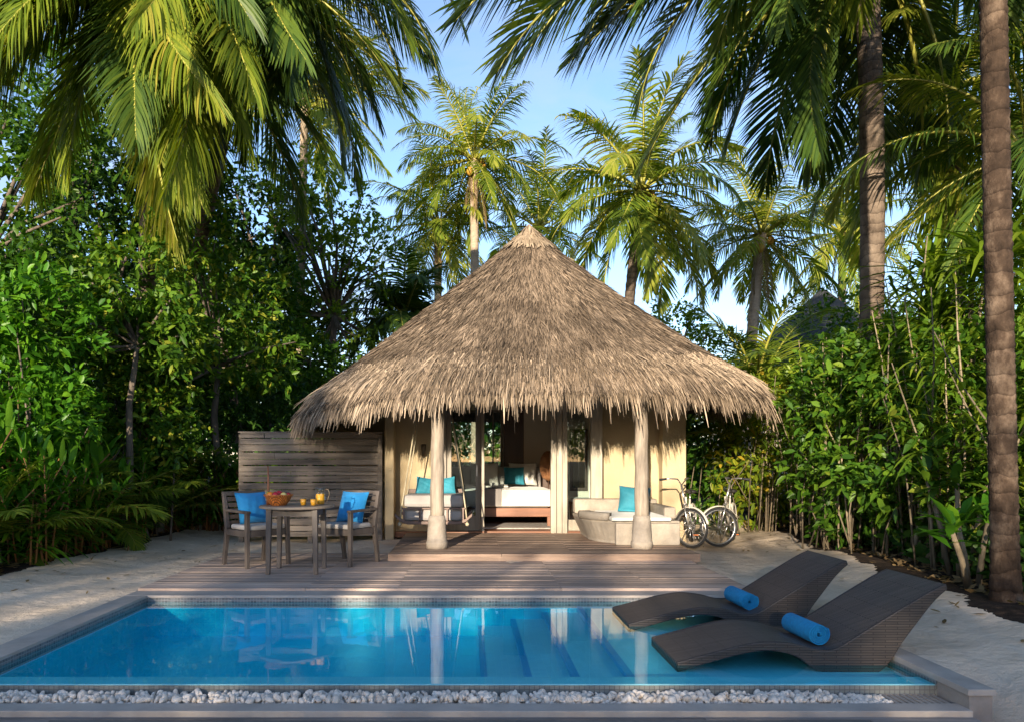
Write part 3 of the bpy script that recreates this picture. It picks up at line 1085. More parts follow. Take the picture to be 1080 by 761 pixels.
def hp(name, m, boxes, parent=hut, bevel=0.0, smooth=False):
    b = MB()
    for q in boxes:
        b.box(*q)
    o = b.build(name, m, None, smooth, bevel, off=HB)
    o.parent = parent
    return o


FLZ = 0.11
hp('wall', M['plaster'], [(-1.20, -0.47, 12.2, 12.34, -0.06, 2.8)])
hp('wall', M['plaster'], [(2.13, 3.46, 12.2, 12.34, -0.06, 2.8)])
hp('wing_wall', M['plaster'], [(-1.345, -1.2, 11.9, 13.0, -0.06, 2.75)], bevel=0.012)
hp('wing_wall', M['plaster'], [(3.08, 3.46, 11.95, 12.198, -0.06, 2.75)], bevel=0.012)
hp('side_wall', M['plaster'], [(-1.345, -1.2, 13.0, 16.6, -0.06, 2.8), (-2.35, -1.347, 13.2, 16.6, -0.06, 2.15)])
hp('side_wall', M['plaster'], [(3.32, 3.46, 12.342, 16.6, -0.06, 2.8)])
hp('lintel', M['plaster'], [(-0.468, 2.128, 12.2, 12.34, 2.4, 2.8)])
hp('floor', M['red_wood'], [(-1.198, 3.318, 12.02, 16.4, 0.02, FLZ)])
hp('ceiling', M['inner_wall'], [(-1.198, 3.318, 12.345, 16.4, 2.65, 2.72)])
# back wall round a window
hp('back_wall', M['inner_wall'], [(-1.198, -0.5, 15.6, 15.75, FLZ, 2.65), (0.70, 3.318, 15.6, 15.75, FLZ, 2.65), (-0.5, 0.70, 15.6, 15.75, FLZ, 1.0), (-0.5, 0.70, 15.6, 15.75, 2.3, 2.65)])
hp('partition', M['inner_wall'], [(1.55, 3.318, 13.4, 13.5, FLZ, 2.65)])
w = hp('window', M['frame'], [(-0.5, -0.45, 15.62, 15.7, 1.0, 2.3), (0.65, 0.70, 15.62, 15.7, 1.0, 2.3), (-0.45, 0.65, 15.62, 15.7, 1.0, 1.05), (-0.45, 0.65, 15.62, 15.7, 2.25, 2.3), (0.48, 0.51, 15.63, 15.69, 1.05, 2.25)])
hp('pane', M['pane'], [(-0.45, 0.48, 15.655, 15.662, 1.05, 2.25), (0.51, 0.65, 15.655, 15.662, 1.05, 2.25)], w)
hp('wall_panel', M['dark_wood'], [(0.71, 1.13, 15.55, 15.598, 0.9, 2.64)])
# door frame, fixed glass leaf on the left, folded leaves on the right, side light
df = hp('door_frame', M['frame'], [(-0.468, -0.37, 12.03, 12.19, FLZ, 2.4), (2.04, 2.128, 12.03, 12.19, FLZ, 2.4), (-0.37, 2.04, 12.05, 12.17, 2.3, 2.4)], bevel=0.004)
hp('sill', M['red_wood'], [(-0.47, 2.13, 11.985, 12.20, 0.085, FLZ + 0.012)])
gd = hp('glass_door', M['frame'], [(-0.368, -0.29, 12.08, 12.13, 0.125, 2.3), (0.10, 0.185, 12.08, 12.13, 0.125, 2.3), (-0.29, 0.10, 12.085, 12.125, 0.125, 0.36), (-0.29, 0.10, 12.085, 12.125, 2.2, 2.3)], bevel=0.003)
hp('pane', M['pane'], [(-0.29, 0.10, 12.10, 12.107, 0.36, 2.2)], gd)
hp('handle', M['chrome'], [(0.115, 0.13, 12.04, 12.08, 1.0, 1.18)], gd, bevel=0.004)
gd = hp('glass_door', M['post'], [(0.195, 0.24, 11.99, 12.06, 0.125, 2.3), (0.19, 0.235, 12.3, 12.75, 0.125, 2.25)], bevel=0.003)
hp('folded_door', M['post'], [(1.30, 1.385, 11.92, 12.03, 0.098, 2.3), (1.392, 1.475, 11.915, 12.03, 0.098, 2.3), (1.482, 1.56, 11.92, 12.03, 0.098, 2.3)], bevel=0.004)
hp('door_post', M['post'], [(1.94, 2.12, 11.93, 12.028, 0.098, 2.38)], bevel=0.006)
sd = hp('side_light', M['post'], [(1.562, 1.938, 12.07, 12.13, 0.125, 0.30)], bevel=0.003)
hp('top_rail', M['post'], [(1.562, 1.938, 12.07, 12.13, 2.2, 2.3)], sd, bevel=0.003)
hp('pane', M['pane'], [(1.565, 1.936, 12.098, 12.104, 0.30, 2.2)], sd)
# columns with their masonry feet
for cx_, lean in ((-0.43, 0.015), (2.29, -0.01)):
    b = MB()
    pts, rad = [], []
    for i in range(15):
        k = i / 14
        pts.append((cx_ + lean * k + 0.004 * math.sin(i * 1.7), 9.95 + 0.003 * math.sin(i * 2.3), 0.45 + 2.0 * k))
        rad.append(0.094 - 0.014 * k + 0.002 * math.sin(i * 2.9 + cx_))
    b.tube(pts, rad, 18)
    c = b.build('column', M['column'], None, True, off=HB)
    c.parent = hut
    b = MB().lathe([(0.142, 0.094), (0.145, 0.17), (0.14, 0.185), (0.132, 0.19), (0.128, 0.30), (0.117, 0.46), (0.108, 0.525), (0.098, 0.53)], 24, (cx_, 9.95, 0))
    p = b.build('plinth', M['stone_dark'], None, True, 0.0, off=HB)
    p.parent = c
b = MB()
b.tube([(-0.9, 9.95, 2.42), (2.8, 9.95, 2.42)], 0.07, 12)
o = b.build('beam', M['column'], None, True, off=HB)
o.parent = hut
b = MB()
for k in range(7):
    x = -0.7 + k * 0.55
    b.tube([(x, 9.75, 2.2), (CX + (x - CX) * 0.35, 11.9, 4.3)], 0.035, 8)
o = b.build('rafters', M['bark'], None, True, off=HB)
o.parent = hut
# wall lamp
ws = thing('wall_lamp', 'slim bronze wall lamp on the cream wall beside the hanging daybed', 'lamp', (-0.74, 12.15, 1.42))
MB().box(-0.035, 0.035, 0.025, 0.05, -0.1, 0.1).build('backplate', M['sconce'], ws, bevel=0.004)
MB().lathe([(0.038, -0.08), (0.042, 0.09), (0.03, 0.1)], 16, (0, -0.02, 0)).build('shade', M['sconce'], ws, True)

# ------------------------------------------------------------------ indoors
bed = thing('bed', 'wooden bed with white cover and taupe runner inside the open doorway', 'bed', (0.5, 13.9, FLZ))
bx, by = 0.93, 1.05
MB().box(-bx, bx, -by, -by + 0.06, 0.18, 0.33).box(-bx, -bx + 0.05, -by + 0.06, by, 0.2, 0.33).box(bx - 0.05, bx, -by + 0.06, by, 0.2, 0.33).box(-bx + .05, bx - .05, -by + .06, by, 0.27, 0.32).build('frame', M['red_wood'], bed, bevel=0.006)
for sx in (-1, 1):
    for sy in (-1, 1):
        MB().box(sx * (bx - 0.045) - 0.045, sx * (bx - 0.045) + 0.045, sy * (by - 0.05) - 0.04, sy * (by - 0.05) + 0.04, 0, 0.18).build('leg', M['red_wood'], bed, bevel=0.004)
MB().box(-bx + 0.03, bx - 0.03, -by + 0.05, by - 0.02, 0.33, 0.56).build('mattress', M['linen'], bed, bevel=0.05)
b = MB()
n = 24
top = []
for i in range(n + 1):
    u = -1 + 2 * i / n
    x = u * (bx + 0.02)
    top.append((x, 0.64 - 0.02 * u ** 8 * 1.0 + 0.006 * math.sin(9 * u)))
top = [(-bx - 0.06, 0.36)] + [(-bx - 0.04, 0.56)] + top + [(bx + 0.04, 0.56)] + [(bx + 0.07, 0.36)]
bot = [(x * 0.97, z - 0.03) for x, z in top]
b.slab_xz(top, bot, -by - 0.03, by - 0.45)
b.box(-bx - 0.02, bx + 0.02, -by - 0.05, -by - 0.031, 0.36, 0.625)
b.build('bedspread', M['linen'], bed, bevel=0.015)
MB().box(-0.28, 0.05, -by - 0.062, -by - 0.051, 0.37, 0.65).box(-0.28, 0.05, -by - 0.062, by - 0.5, 0.65, 0.66).build('runner', M['taupe'], bed, bevel=0.004)
MB().box(-bx, bx, by, by + 0.06, 0.1, 1.02).build('headboard', M['grey_fabric'], bed, bevel=0.02)
for px, mm_, ww, lab in ((-0.2, 'linen', 0.56, 'white bed pillow against the headboard on the side by the window'), (0.56, 'linen', 0.56, 'white bed pillow against the headboard nearest the rattan lamp')):
    p = MB().pillow(ww, 0.46, 0.18).build('bed_pillow', M[mm_], None, True)
    p.location = (0.5 + px, 14.82, FLZ + 0.87)
    p.rotation_euler = (R(-14), 0, 0)
    tag(p, lab, 'pillow', 'pillows on the bed')
p = MB().pillow(0.40, 0.36, 0.15).build('bed_cushion', M['teal_cushion'], None, True)
p.location = (0.87, 14.6, FLZ + 0.84)
p.rotation_euler = (R(-18), 0, 0)
tag(p, 'dark teal cushion propped in the middle of the bed', 'cushion')
tr = thing('breakfast_tray', 'small white tray with a cup on the bed cover', 'tray', (0.5, 13.6, FLZ + 0.66))
MB().box(-0.2, 0.2, -0.14, 0.14, 0.0, 0.02).build('tray', M['linen'], tr, bevel=0.006)
MB().lathe([(0.03, 0.02), (0.045, 0.08), (0.04, 0.08), (0.028, 0.03)], 16, (-0.08, 0, 0)).build('cup', M['linen'], tr, True)
MB().box(0.02, 0.15, -0.08, 0.08, 0.021, 0.05).build('napkin', M['linen'], tr, bevel=0.01)
rg = MB().box(-0.95, 0.95, -0.5, 0.5, 0.0, 0.02).build('bedside_rug', M['rug'], None, bevel=0.006)
rg.location = (0.55, 13.0, FLZ + 0.001)
tag(rg, 'pale woven rug on the floor under the foot of the bed', 'rug')
nt_o = thing('bedside_cabinet', 'dark wood bedside cabinet standing between bed and lamp', 'cabinet', (1.62, 14.95, FLZ))
MB().box(-0.17, 0.13, -0.2, 0.2, 0.05, 0.93).build('body', M['dark_wood'], nt_o, bevel=0.006)
MB().box(-0.15, 0.11, -0.215, -0.2, 0.62, 0.88).build('drawer', M['dark_wood'], nt_o, bevel=0.004)
MB().box(-0.16, 0.12, -0.19, 0.19, 0.0, 0.05).build('plinth', M['rubber'], nt_o)
bt = MB().lathe([(0.035, 0.0), (0.035, 0.14), (0.012, 0.19), (0.012, 0.25), (0.014, 0.26)], 14).build('bottle', M['dark_wood'], None, True)
bt.location = (1.6, 14.9, FLZ + 0.931)
tag(bt, 'small dark bottle on top of the bedside cabinet', 'bottle')
fl = thing('rattan_lamp', 'floor lamp with an oval brown rattan shade beside the bed', 'lamp', (1.50, 14.2, FLZ))
MB().lathe([(0.12, 0), (0.12, 0.02), (0.02, 0.03)], 20).build('base', M['dark_wood'], fl, True)
MB().tube([(0, 0, 0.02), (0, 0, 0.85)], 0.012, 8).build('pole', M['dark_wood'], fl, True)
MB().lathe([(0.04, 0.76), (0.12, 0.82), (0.165, 0.95), (0.17, 1.07), (0.145, 1.2), (0.09, 1.29), (0.04, 1.32)], 20).build('shade', M['lamp_shade'], fl, True)
mr_ = thing('wall_mirror', 'tall mirror in a dark frame on the inner wall behind the side window', 'mirror', (1.955, 13.395, 1.27))
MB().box(-0.16, 0.16, -0.03, 0.0, -0.56, -0.5).box(-0.16, 0.16, -0.03, 0.0, 0.48, 0.54).box(-0.16, -0.11, -0.03, 0, -0.5, 0.48).box(0.11, 0.16, -0.03, 0, -0.5, 0.48).build('frame', M['dark_wood'], mr_, bevel=0.004)
MB().box(-0.11, 0.11, -0.015, -0.004, -0.5, 0.48).build('glass', M['mirror'], mr_)
pn = MB().box(1.74, 2.06, 13.37, 13.397, 1.86, 2.14).build('wall_panel', M['etched'], None, bevel=0.003)
tag(pn, 'square speckled panel on the inner wall above the tall mirror', 'wall panel')
bn = thing('luggage_bench', 'low red brown bench with a folded cloth behind the side window', 'bench', (1.95, 12.95, FLZ))
MB().box(-0.26, 0.26, -0.16, 0.16, 0.4, 0.44).build('top', M['red_wood'], bn, bevel=0.004)
for sx in (-1, 1):
    for sy in (-1, 1):
        MB().box(sx * 0.22 - 0.02, sx * 0.22 + 0.02, sy * 0.12 - 0.02, sy * 0.12 + 0.02, 0, 0.4).build('leg', M['red_wood'], bn)
fc = MB().box(-0.2, 0.18, -0.12, 0.12, 0, 0.06).build('folded_cloth', M['linen'], None, bevel=0.015)
fc.location = (1.95, 12.95, FLZ + 0.441)
tag(fc, 'folded white cloth lying on the low bench behind the side window', 'cloth')

# ------------------------------------------------------------------ hanging daybed
sw = thing('hanging_daybed', 'wooden daybed hanging on four ropes behind the porch column', 'daybed', (-0.52, 11.25, 0.096))
b = MB()
top, bot = [], []
for i in range(13):
    u = -1 + 2 * i / 12
    z = 0.235 + 0.13 * max(0, abs(u) - 0.72) ** 1.3 / 0.28 ** 1.3 * 0.9
    top.append((u * 0.56, z + 0.045))
    bot.append((u * 0.56, z))
b.slab_xz(top, bot, -0.42, -0.36)
b.slab_xz(top, bot, 0.36, 0.42)
b.box(-0.47, 0.47, -0.358, 0.358, 0.24, 0.275)
b.build('tray', M['swing_wood'], sw, bevel=0.005)
b = MB()
for x in (-0.43, -0.2, 0.2, 0.43):
    b.box(x - 0.012, x + 0.012, -0.41, -0.38, 0.285, 0.47)
b.box(-0.46, 0.46, -0.415, -0.375, 0.455, 0.475)
b.build('rail', M['swing_wood'], sw, bevel=0.003)
b = MB()
for x in (-0.43, 0.43):
    b.box(x - 0.015, x + 0.015, 0.36, 0.39, 0.285, 0.7)
b.box(-0.45, 0.45, 0.355, 0.385, 0.66, 0.72)
b.build('back_rail', M['swing_wood'], sw, bevel=0.003)
MB().box(-0.44, 0.44, -0.36, 0.35, 0.28, 0.46).build('mattress', M['grey_fabric'], sw, bevel=0.05)
MB().box(-0.44, 0.44, -0.34, 0.34, 0.475, 0.66).build('seat_cushion', M['grey_fabric'], sw, bevel=0.05)
for sx in (-1, 1):
    for sy in (-1, 1):
        pts = [(sx * 0.49, sy * 0.38, 0.24), (sx * 0.46, sy * 0.36, 0.5), (sx * 0.16, sy * 0.14, 2.45)]
        MB().tube(pts, 0.011, 7).build('rope', M['rope'], sw, True)
        MB().sphere((sx * 0.49, sy * 0.38, 0.235), 0.028).build('knot', M['rope'], sw, True)
for dx, rz, lab in ((-0.14, 10, 'teal cushion on the hanging daybed showing at the side of the wall lamp'), (0.15, -10, 'teal cushion on the hanging daybed showing at the side of the glass door')):
    p = MB().pillow(0.32, 0.28, 0.12).build('daybed_cushion', M['teal_cushion'], None, True)
    p.location = (-0.52 + dx, 11.25 + 0.22, 0.096 + 0.765)
    p.rotation_euler = (R(-20), R(rz * 0.8), R(rz))
    tag(p, lab, 'cushion', 'cushions on the hanging daybed')

# ------------------------------------------------------------------ built-in sofa
sf = thing('masonry_sofa', 'curved grey masonry sofa with pale seat pad on the porch beside the column', 'sofa', (2.3, 11.0, 0.096))


def loft(polys):
    b = MB()
    n = len(polys[0][0])
    vs, fs = [], []
    for poly, z in polys:
        vs += [(x - 2.3, y - 11.0, z) for x, y in poly]
    for k in range(len(polys) - 1):
        for i in range(n):
            i2 = (i + 1) % n
            fs.append((k * n + i, k * n + i2, (k + 1) * n + i2, (k + 1) * n + i))
    fs.append(tuple(range(n - 1, -1, -1)))
    fs.append(tuple((len(polys) - 1) * n + i for i in range(n)))
    return b.add(vs, fs)


def arcpts(cx, cyy, r0, a0, a1, n, ry=None):
    return [(cx + r0 * math.cos(R(a0 + (a1 - a0) * i / n)), cyy + (ry or r0) * math.sin(R(a0 + (a1 - a0) * i / n))) for i in range(n + 1)]


base = arcpts(2.25, 11.05, 0.50, 180, 245, 8, 0.66) + [(2.05, 10.34), (2.86, 10.34), (2.88, 11.9), (1.76, 11.9)]
baset = arcpts(2.25, 11.0, 0.62, 180, 245, 8, 0.72) + [(2.03, 10.31), (2.9, 10.31), (2.93, 11.9), (1.64, 11.9)]
loft([(base, 0.0), (base, 0.04), (baset, 0.30), (baset, 0.33)]).build('base', M['stone'], sf, bevel=0.012)
MB().box(-0.30, 0.58, -0.78, -0.68, 0.0, 0.305).build('front_block', M['stone'], sf, bevel=0.02)
outer = arcpts(2.25, 11.0, 0.66, 182, 238, 10, 0.78)
inner = arcpts(2.25, 11.0, 0.50, 182, 238, 10, 0.62)
rim = outer + inner[::-1]
loft([(rim, 0.332), (rim, 0.40), ([(x * 0.98 + 0.045, y) for x, y in rim], 0.43)]).build('arm_rim', M['stone'], sf, True, bevel=0.0)
MB().box(-0.66, 0.63, 0.66, 0.9, 0.332, 0.56).build('backrest', M['stone'], sf, bevel=0.03)
MB().box(0.46, 0.63, -0.40, 0.658, 0.332, 0.50).build('side_rim', M['stone'], sf, bevel=0.03)
MB().box(-0.36, 0.455, -0.80, 0.64, 0.334, 0.385).build('seat_pad', M['linen'], sf, bevel=0.018)
p = MB().pillow(0.47, 0.40, 0.16).build('sofa_cushion', M['teal_cushion'], None, True)
p.location = (2.47, 11.22, 0.096 + 0.575)
p.rotation_euler = (R(-15), R(4), R(-10))
tag(p, 'teal cushion standing on the masonry sofa partly behind the column', 'cushion')

# ------------------------------------------------------------------ screen fence
fn = thing('slatted_screen', 'tall screen of silvered horizontal boards behind the dining table', 'fence', (-2.5, 11.75, 0))
fn.rotation_euler = (0, 0, R(7))
b = MB()
z = 0.07
while z < 1.66:
    h = random.choice((0.055, 0.07, 0.085, 0.1))
    dy = random.uniform(-0.006, 0.012)
    cut = random.uniform(-0.8, 0.8)
    for a, c in ((-1.06, cut), (cut + 0.003, 1.06)):
        b.box(a + random.uniform(0, .006), c, -0.035 + dy, -0.008 + dy, z, min(z + h, 1.68))
    z += h + random.choice((0.006, 0.012, 0.02))
b.build('slat_panel', M['screen_wood'], fn)
for x in (-1.05, 0.0, 1.09):
    MB().box(x - 0.035, x + 0.035, -0.005 if abs(x) < 1.08 else -0.05, 0.07, -0.05, 1.66).build('post', M['screen_wood'], fn, bevel=0.003)
MB().box(-1.09, 1.13, -0.04, 0.06, 1.681, 1.705).build('cap_rail', M['screen_wood'], fn, bevel=0.003)

# ------------------------------------------------------------------ dining set
DZ = 0.013
tb = thing('dining_table', 'round grey wooden dining table on the deck between two armchairs', 'table', (-1.94, 8.43, DZ))
MB().lathe([(0.400, 0.715), (0.412, 0.72), (0.414, 0.738), (0.408, 0.745)], 48).build('top', M['table_top'], tb)
MB().box(-0.25, 0.25, -0.235, -0.21, 0.635, 0.714).box(-0.25, 0.25, 0.21, 0.235, 0.635, 0.714).box(-0.26, -0.235, -0.21, 0.21, 0.635, 0.714).box(0.235, 0.26, -0.21, 0.21, 0.635, 0.714).build('apron', M['furn_wood'], tb, bevel=0.003)
for sx in (-1, 1):
    for sy in (-1, 1):
        MB().beam((sx * 0.262, sy * 0.238, 0.0), (sx * 0.25, sy * 0.23, 0.7145), 0.045, 0.062).build('leg', M['furn_wood'], tb, bevel=0.005)


def armchair(loc, rz, label):
    t = thing('dining_chair', label, 'chair', loc, rz, 'armchairs at the dining table')
    for sx in (-1, 1):
        MB().beam((sx * 0.275, -0.255, 0), (sx * 0.265, -0.235, 0.63), 0.042, 0.05).build('front_leg', M['furn_wood'], t, bevel=0.004)
        MB().beam((sx * 0.265, 0.285, 0), (sx * 0.262, 0.215, 0.44), 0.042, 0.052).beam((sx * 0.262, 0.215, 0.44), (sx * 0.262, 0.30, 0.86), 0.052, 0.04).build('rear_leg', M['furn_wood'], t, bevel=0.004)
        MB().beam((sx * 0.268, -0.275, 0.645), (sx * 0.266, 0.245, 0.655), 0.06, 0.05, 0.03, 0.03, side=(1, 0, 0)).build('armrest', M['furn_wood'], t, bevel=0.006)
    MB().box(-0.24, 0.24, -0.255, -0.225, 0.36, 0.43).box(-0.24, 0.24, 0.19, 0.22, 0.36, 0.43).box(-0.275, -0.245, -0.225, 0.2, 0.36, 0.43).box(0.245, 0.275, -0.225, 0.2, 0.36, 0.43).box(-0.244, 0.244, -0.224, 0.19, 0.40, 0.425).build('seat_frame', M['furn_wood'], t, bevel=0.003)
    b = MB()
    for k, z in enumerate((0.50, 0.57, 0.64, 0.71, 0.78)):
        yy = 0.215 + 0.085 * (z - 0.44) / 0.42
        b.box(-0.236, 0.236, yy - 0.009, yy + 0.009, z - 0.026, z + 0.026)
    b.box(-0.285, 0.285, 0.28, 0.315, 0.82, 0.872)
    b.build('backrest', M['furn_wood'], t, bevel=0.003)
    MB().box(-0.24, 0.24, -0.25, 0.185, 0.431, 0.49).build('seat_cushion', M['seat_fabric'], t, bevel=0.022)
    return t


ca = math.atan2(0.75, 0.66)          # forward is -Y turned by rz
ch1 = armchair((-2.55, 8.98, DZ), R(47), 'grey wooden armchair with blue cushion on the garden side of the table')
ch2 = armchair((-1.50, 9.12, DZ), R(-31), 'grey wooden armchair with blue cushion on the bungalow side of the table')
for c, lab in ((ch1, 'bright blue cushion in the armchair on the garden side of the table'), (ch2, 'bright blue cushion in the armchair on the bungalow side of the table')):
    p = MB().pillow(0.42, 0.40, 0.15).build('chair_cushion', M['blue_cushion'], None, True)
    mw = Matrix.Translation(c.location) @ Matrix.Rotation(c.rotation_euler.z, 4, 'Z')
    p.matrix_world = mw @ Matrix.Translation((0.01, 0.105, 0.675)) @ Matrix.Rotation(R(-20), 4, 'X')
    tag(p, lab, 'cushion', 'blue cushions in the armchairs')

TZ = DZ + 0.7455
bk = thing('fruit_basket', 'orange wicker basket of fruit on the round table', 'basket', (-2.13, 8.36, TZ))
MB().lathe([(0.075, 0.0), (0.085, 0.004), (0.12, 0.05), (0.15, 0.105), (0.158, 0.112), (0.15, 0.118), (0.138, 0.1), (0.105, 0.045), (0.07, 0.015)], 32).build('bowl', M['basket'], bk, True)
pts = [(0.152 * math.cos(2 * PI * i / 40), 0.152 * math.sin(2 * PI * i / 40), 0.115 + 0.004 * math.sin(i * PI / 2)) for i in range(40)]
MB().tube(pts, 0.009, 7, closed=True).build('rim', M['basket'], bk, True)
fruit_m = {
    'red': mat('red_skin', (0.42, 0.015, 0.03), (0.25, 0.008, 0.02), 6, 0.3),
    'plum': mat('plum_skin', (0.07, 0.012, 0.05), (0.035, 0.008, 0.03), 6, 0.35),
    'yellow': mat('yellow_skin', (0.75, 0.62, 0.25), (0.6, 0.45, 0.1), 6, 0.4),
    'green': mat('green_skin', (0.25, 0.35, 0.04), (0.16, 0.26, 0.03), 6, 0.35),
    'orange': mat('orange_skin', (0.7, 0.22, 0.02), (0.6, 0.16, 0.015), 6, 0.4)}
for (x, y, z, r, cc, nm, lab) in ((-0.085, -0.03, 0.115, 0.042, 'orange', 'orange', 'orange in the fruit basket closest to the tall stick'), (-0.02, -0.06, 0.118, 0.04, 'red', 'apple', 'front red apple in the middle of the fruit basket'),
                              (0.0, 0.03, 0.125, 0.042, 'red', 'apple', 'rear red apple in the middle of the fruit basket'), (0.05, 0.06, 0.12, 0.036, 'plum', 'plum', 'dark purple plum at the back of the fruit basket'),
                              (0.07, -0.05, 0.115, 0.036, 'yellow', 'lemon', 'pale yellow fruit at the front of the basket'), (0.105, 0.01, 0.115, 0.03, 'red', 'cherry_apple', 'small red fruit at the basket rim facing the glasses'),
                              (-0.07, 0.06, 0.115, 0.038, 'green', 'lime', 'green fruit at the back of the basket')):
    o = MB().sphere((0, 0, 0), r, 16, (1, 1, 0.92)).build(nm, fruit_m[cc], None, True)
    MB().tube([(0, 0, r * 0.85), (0.004, 0, r * 0.85 + 0.012)], 0.002, 5).build('stalk', M['bark'], o)
    o.location = Vector((-2.13, 8.36, TZ)) + Vector((x, y, z))
    tag(o, lab, 'fruit')
st = thing('pepper_stick', 'tall thin brown stick with a green collar rising behind the fruit basket', 'stick', (-2.265, 8.44, TZ))
MB().tube([(0.0, 0, 0), (0.0, 0, 0.12), (0, 0, 0.3), (-0.004, 0, 0.44)], [0.022, 0.016, 0.010, 0.006], 10).build('stem', mat('red_brown_cane', (0.24, 0.08, 0.03), (0.15, 0.05, 0.02), 8, 0.4), st, True)
MB().lathe([(0.021, 0.10), (0.022, 0.12), (0.018, 0.15)], 12).build('collar', fruit_m['green'], st, True)
for x, y, lab in ((-1.835, 8.28, 'low tumbler of orange juice halfway between basket and jug'), (-1.715, 8.24, 'low tumbler of orange juice right in front of the jug')):
    g = thing('juice_glass', lab, 'glass', (x, y, TZ), 0, 'juice glasses on the table')
    MB().lathe([(0.031, 0.0), (0.039, 0.088), (0.036, 0.088), (0.029, 0.008)], 24).build('tumbler', M['drink_glass'], g, True)
    MB().lathe([(0.027, 0.009), (0.034, 0.076)], 24).build('juice', M['juice'], g, True)
jg = thing('juice_jug', 'clear glass jug half full of orange juice on the round table', 'jug', (-1.68, 8.44, TZ))
MB().lathe([(0.05, 0.0), (0.058, 0.06), (0.055, 0.13), (0.05, 0.17), (0.058, 0.2), (0.054, 0.2), (0.046, 0.17), (0.05, 0.13), (0.053, 0.06), (0.045, 0.008)], 28).build('body', M['drink_glass'], jg, True)
MB().lathe([(0.043, 0.01), (0.051, 0.06), (0.049, 0.125)], 28).build('juice', M['juice'], jg, True)
MB().tube([(0.05, 0, 0.17), (0.09, 0, 0.175), (0.105, 0, 0.13), (0.09, 0, 0.06), (0.056, 0, 0.04)], 0.007, 8).build('handle', M['sconce'], jg, True)

# ------------------------------------------------------------------ loungers and towels
def smooth_curve(pts, n):
    out = []
    P = [pts[0]] + list(pts) + [pts[-1]]
    for i in range(1, len(P) - 2):
        for k in range(n):
            t = k / n
            r = []
            for a in range(2):
                p0, p1, p2, p3 = P[i - 1][a], P[i][a], P[i + 1][a], P[i + 2][a]
                r.append(0.5 * (2 * p1 + (p2 - p0) * t + (2 * p0 - 5 * p1 + 4 * p2 - p3) * t * t + (3 * p1 - p0 - 3 * p2 + p3) * t ** 3))
            out.append(tuple(r))
    out.append(pts[-1])
    return out


def lounger(loc, label):
    t = thing('sun_lounger', label, 'sun lounger', loc, 0, 'wicker loungers on the pool shelf')
    # x along the lounger from foot to head, z above the water line
    topk = [(0.0, 0.015), (0.2, 0.068), (0.42, 0.125), (0.60, 0.150), (0.78, 0.133), (0.92, 0.098), (1.04, 0.105), (1.2, 0.2), (1.45, 0.355), (1.66, 0.48), (1.76, 0.528)]
    botk = [(0.0, -0.045), (0.2, 0.014), (0.42, 0.072), (0.60, 0.095), (0.78, 0.058), (0.92, -0.034), (1.1, -0.0455), (1.33, -0.04), (1.5, 0.185), (1.67, 0.405), (1.77, 0.50)]
    top, bot = smooth_curve(topk, 5), smooth_curve(botk, 5)
    b = MB().slab_xz(top, bot, -0.325, 0.325)
    o = b.build('woven_seat', M['wicker'], t)
    for s in (-1, 1):
        y0_, y1_ = (-0.352, -0.326) if s < 0 else (0.326, 0.352)
        tp = [(x, z + 0.004) for x, z in top]
        bt_ = [(x, z - 0.004) for x, z in bot]
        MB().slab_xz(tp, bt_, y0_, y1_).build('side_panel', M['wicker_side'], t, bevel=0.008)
    return t


lounger((1.36, 5.25, WATER_Z), 'dark wicker lounger with towel, the one nearer to the pebble channel')
lounger((1.285, 6.39, WATER_Z), 'dark wicker lounger with towel, the one nearer to the deck')


def towel(loc, rz, label):
    outer, inner = [], []
    n = 96
    for i in range(n + 1):
        a = 2 * PI * 4.2 * i / n
        r = 0.012 + 0.060 * i / n
        th = 0.0105
        outer.append((math.cos(a) * (r + th / 2), math.sin(a) * (r + th / 2)))
        inner.append((math.cos(a) * (r - th / 2), math.sin(a) * (r - th / 2)))
    t = MB().slab_xz(outer, inner, -0.2, 0.2).build('rolled_towel', M['towel'], None, True, 0.003)
    t.location = loc
    t.rotation_euler = (0, R(40), rz)
    tag(t, label, 'towel', 'rolled blue towels on the loungers')
    return t


towel((2.335, 5.22, 0.098), R(3), 'rolled blue towel on the lounger nearer to the pebble channel')
towel((2.31, 6.38, 0.098), R(2), 'rolled blue towel on the lounger nearer to the deck')

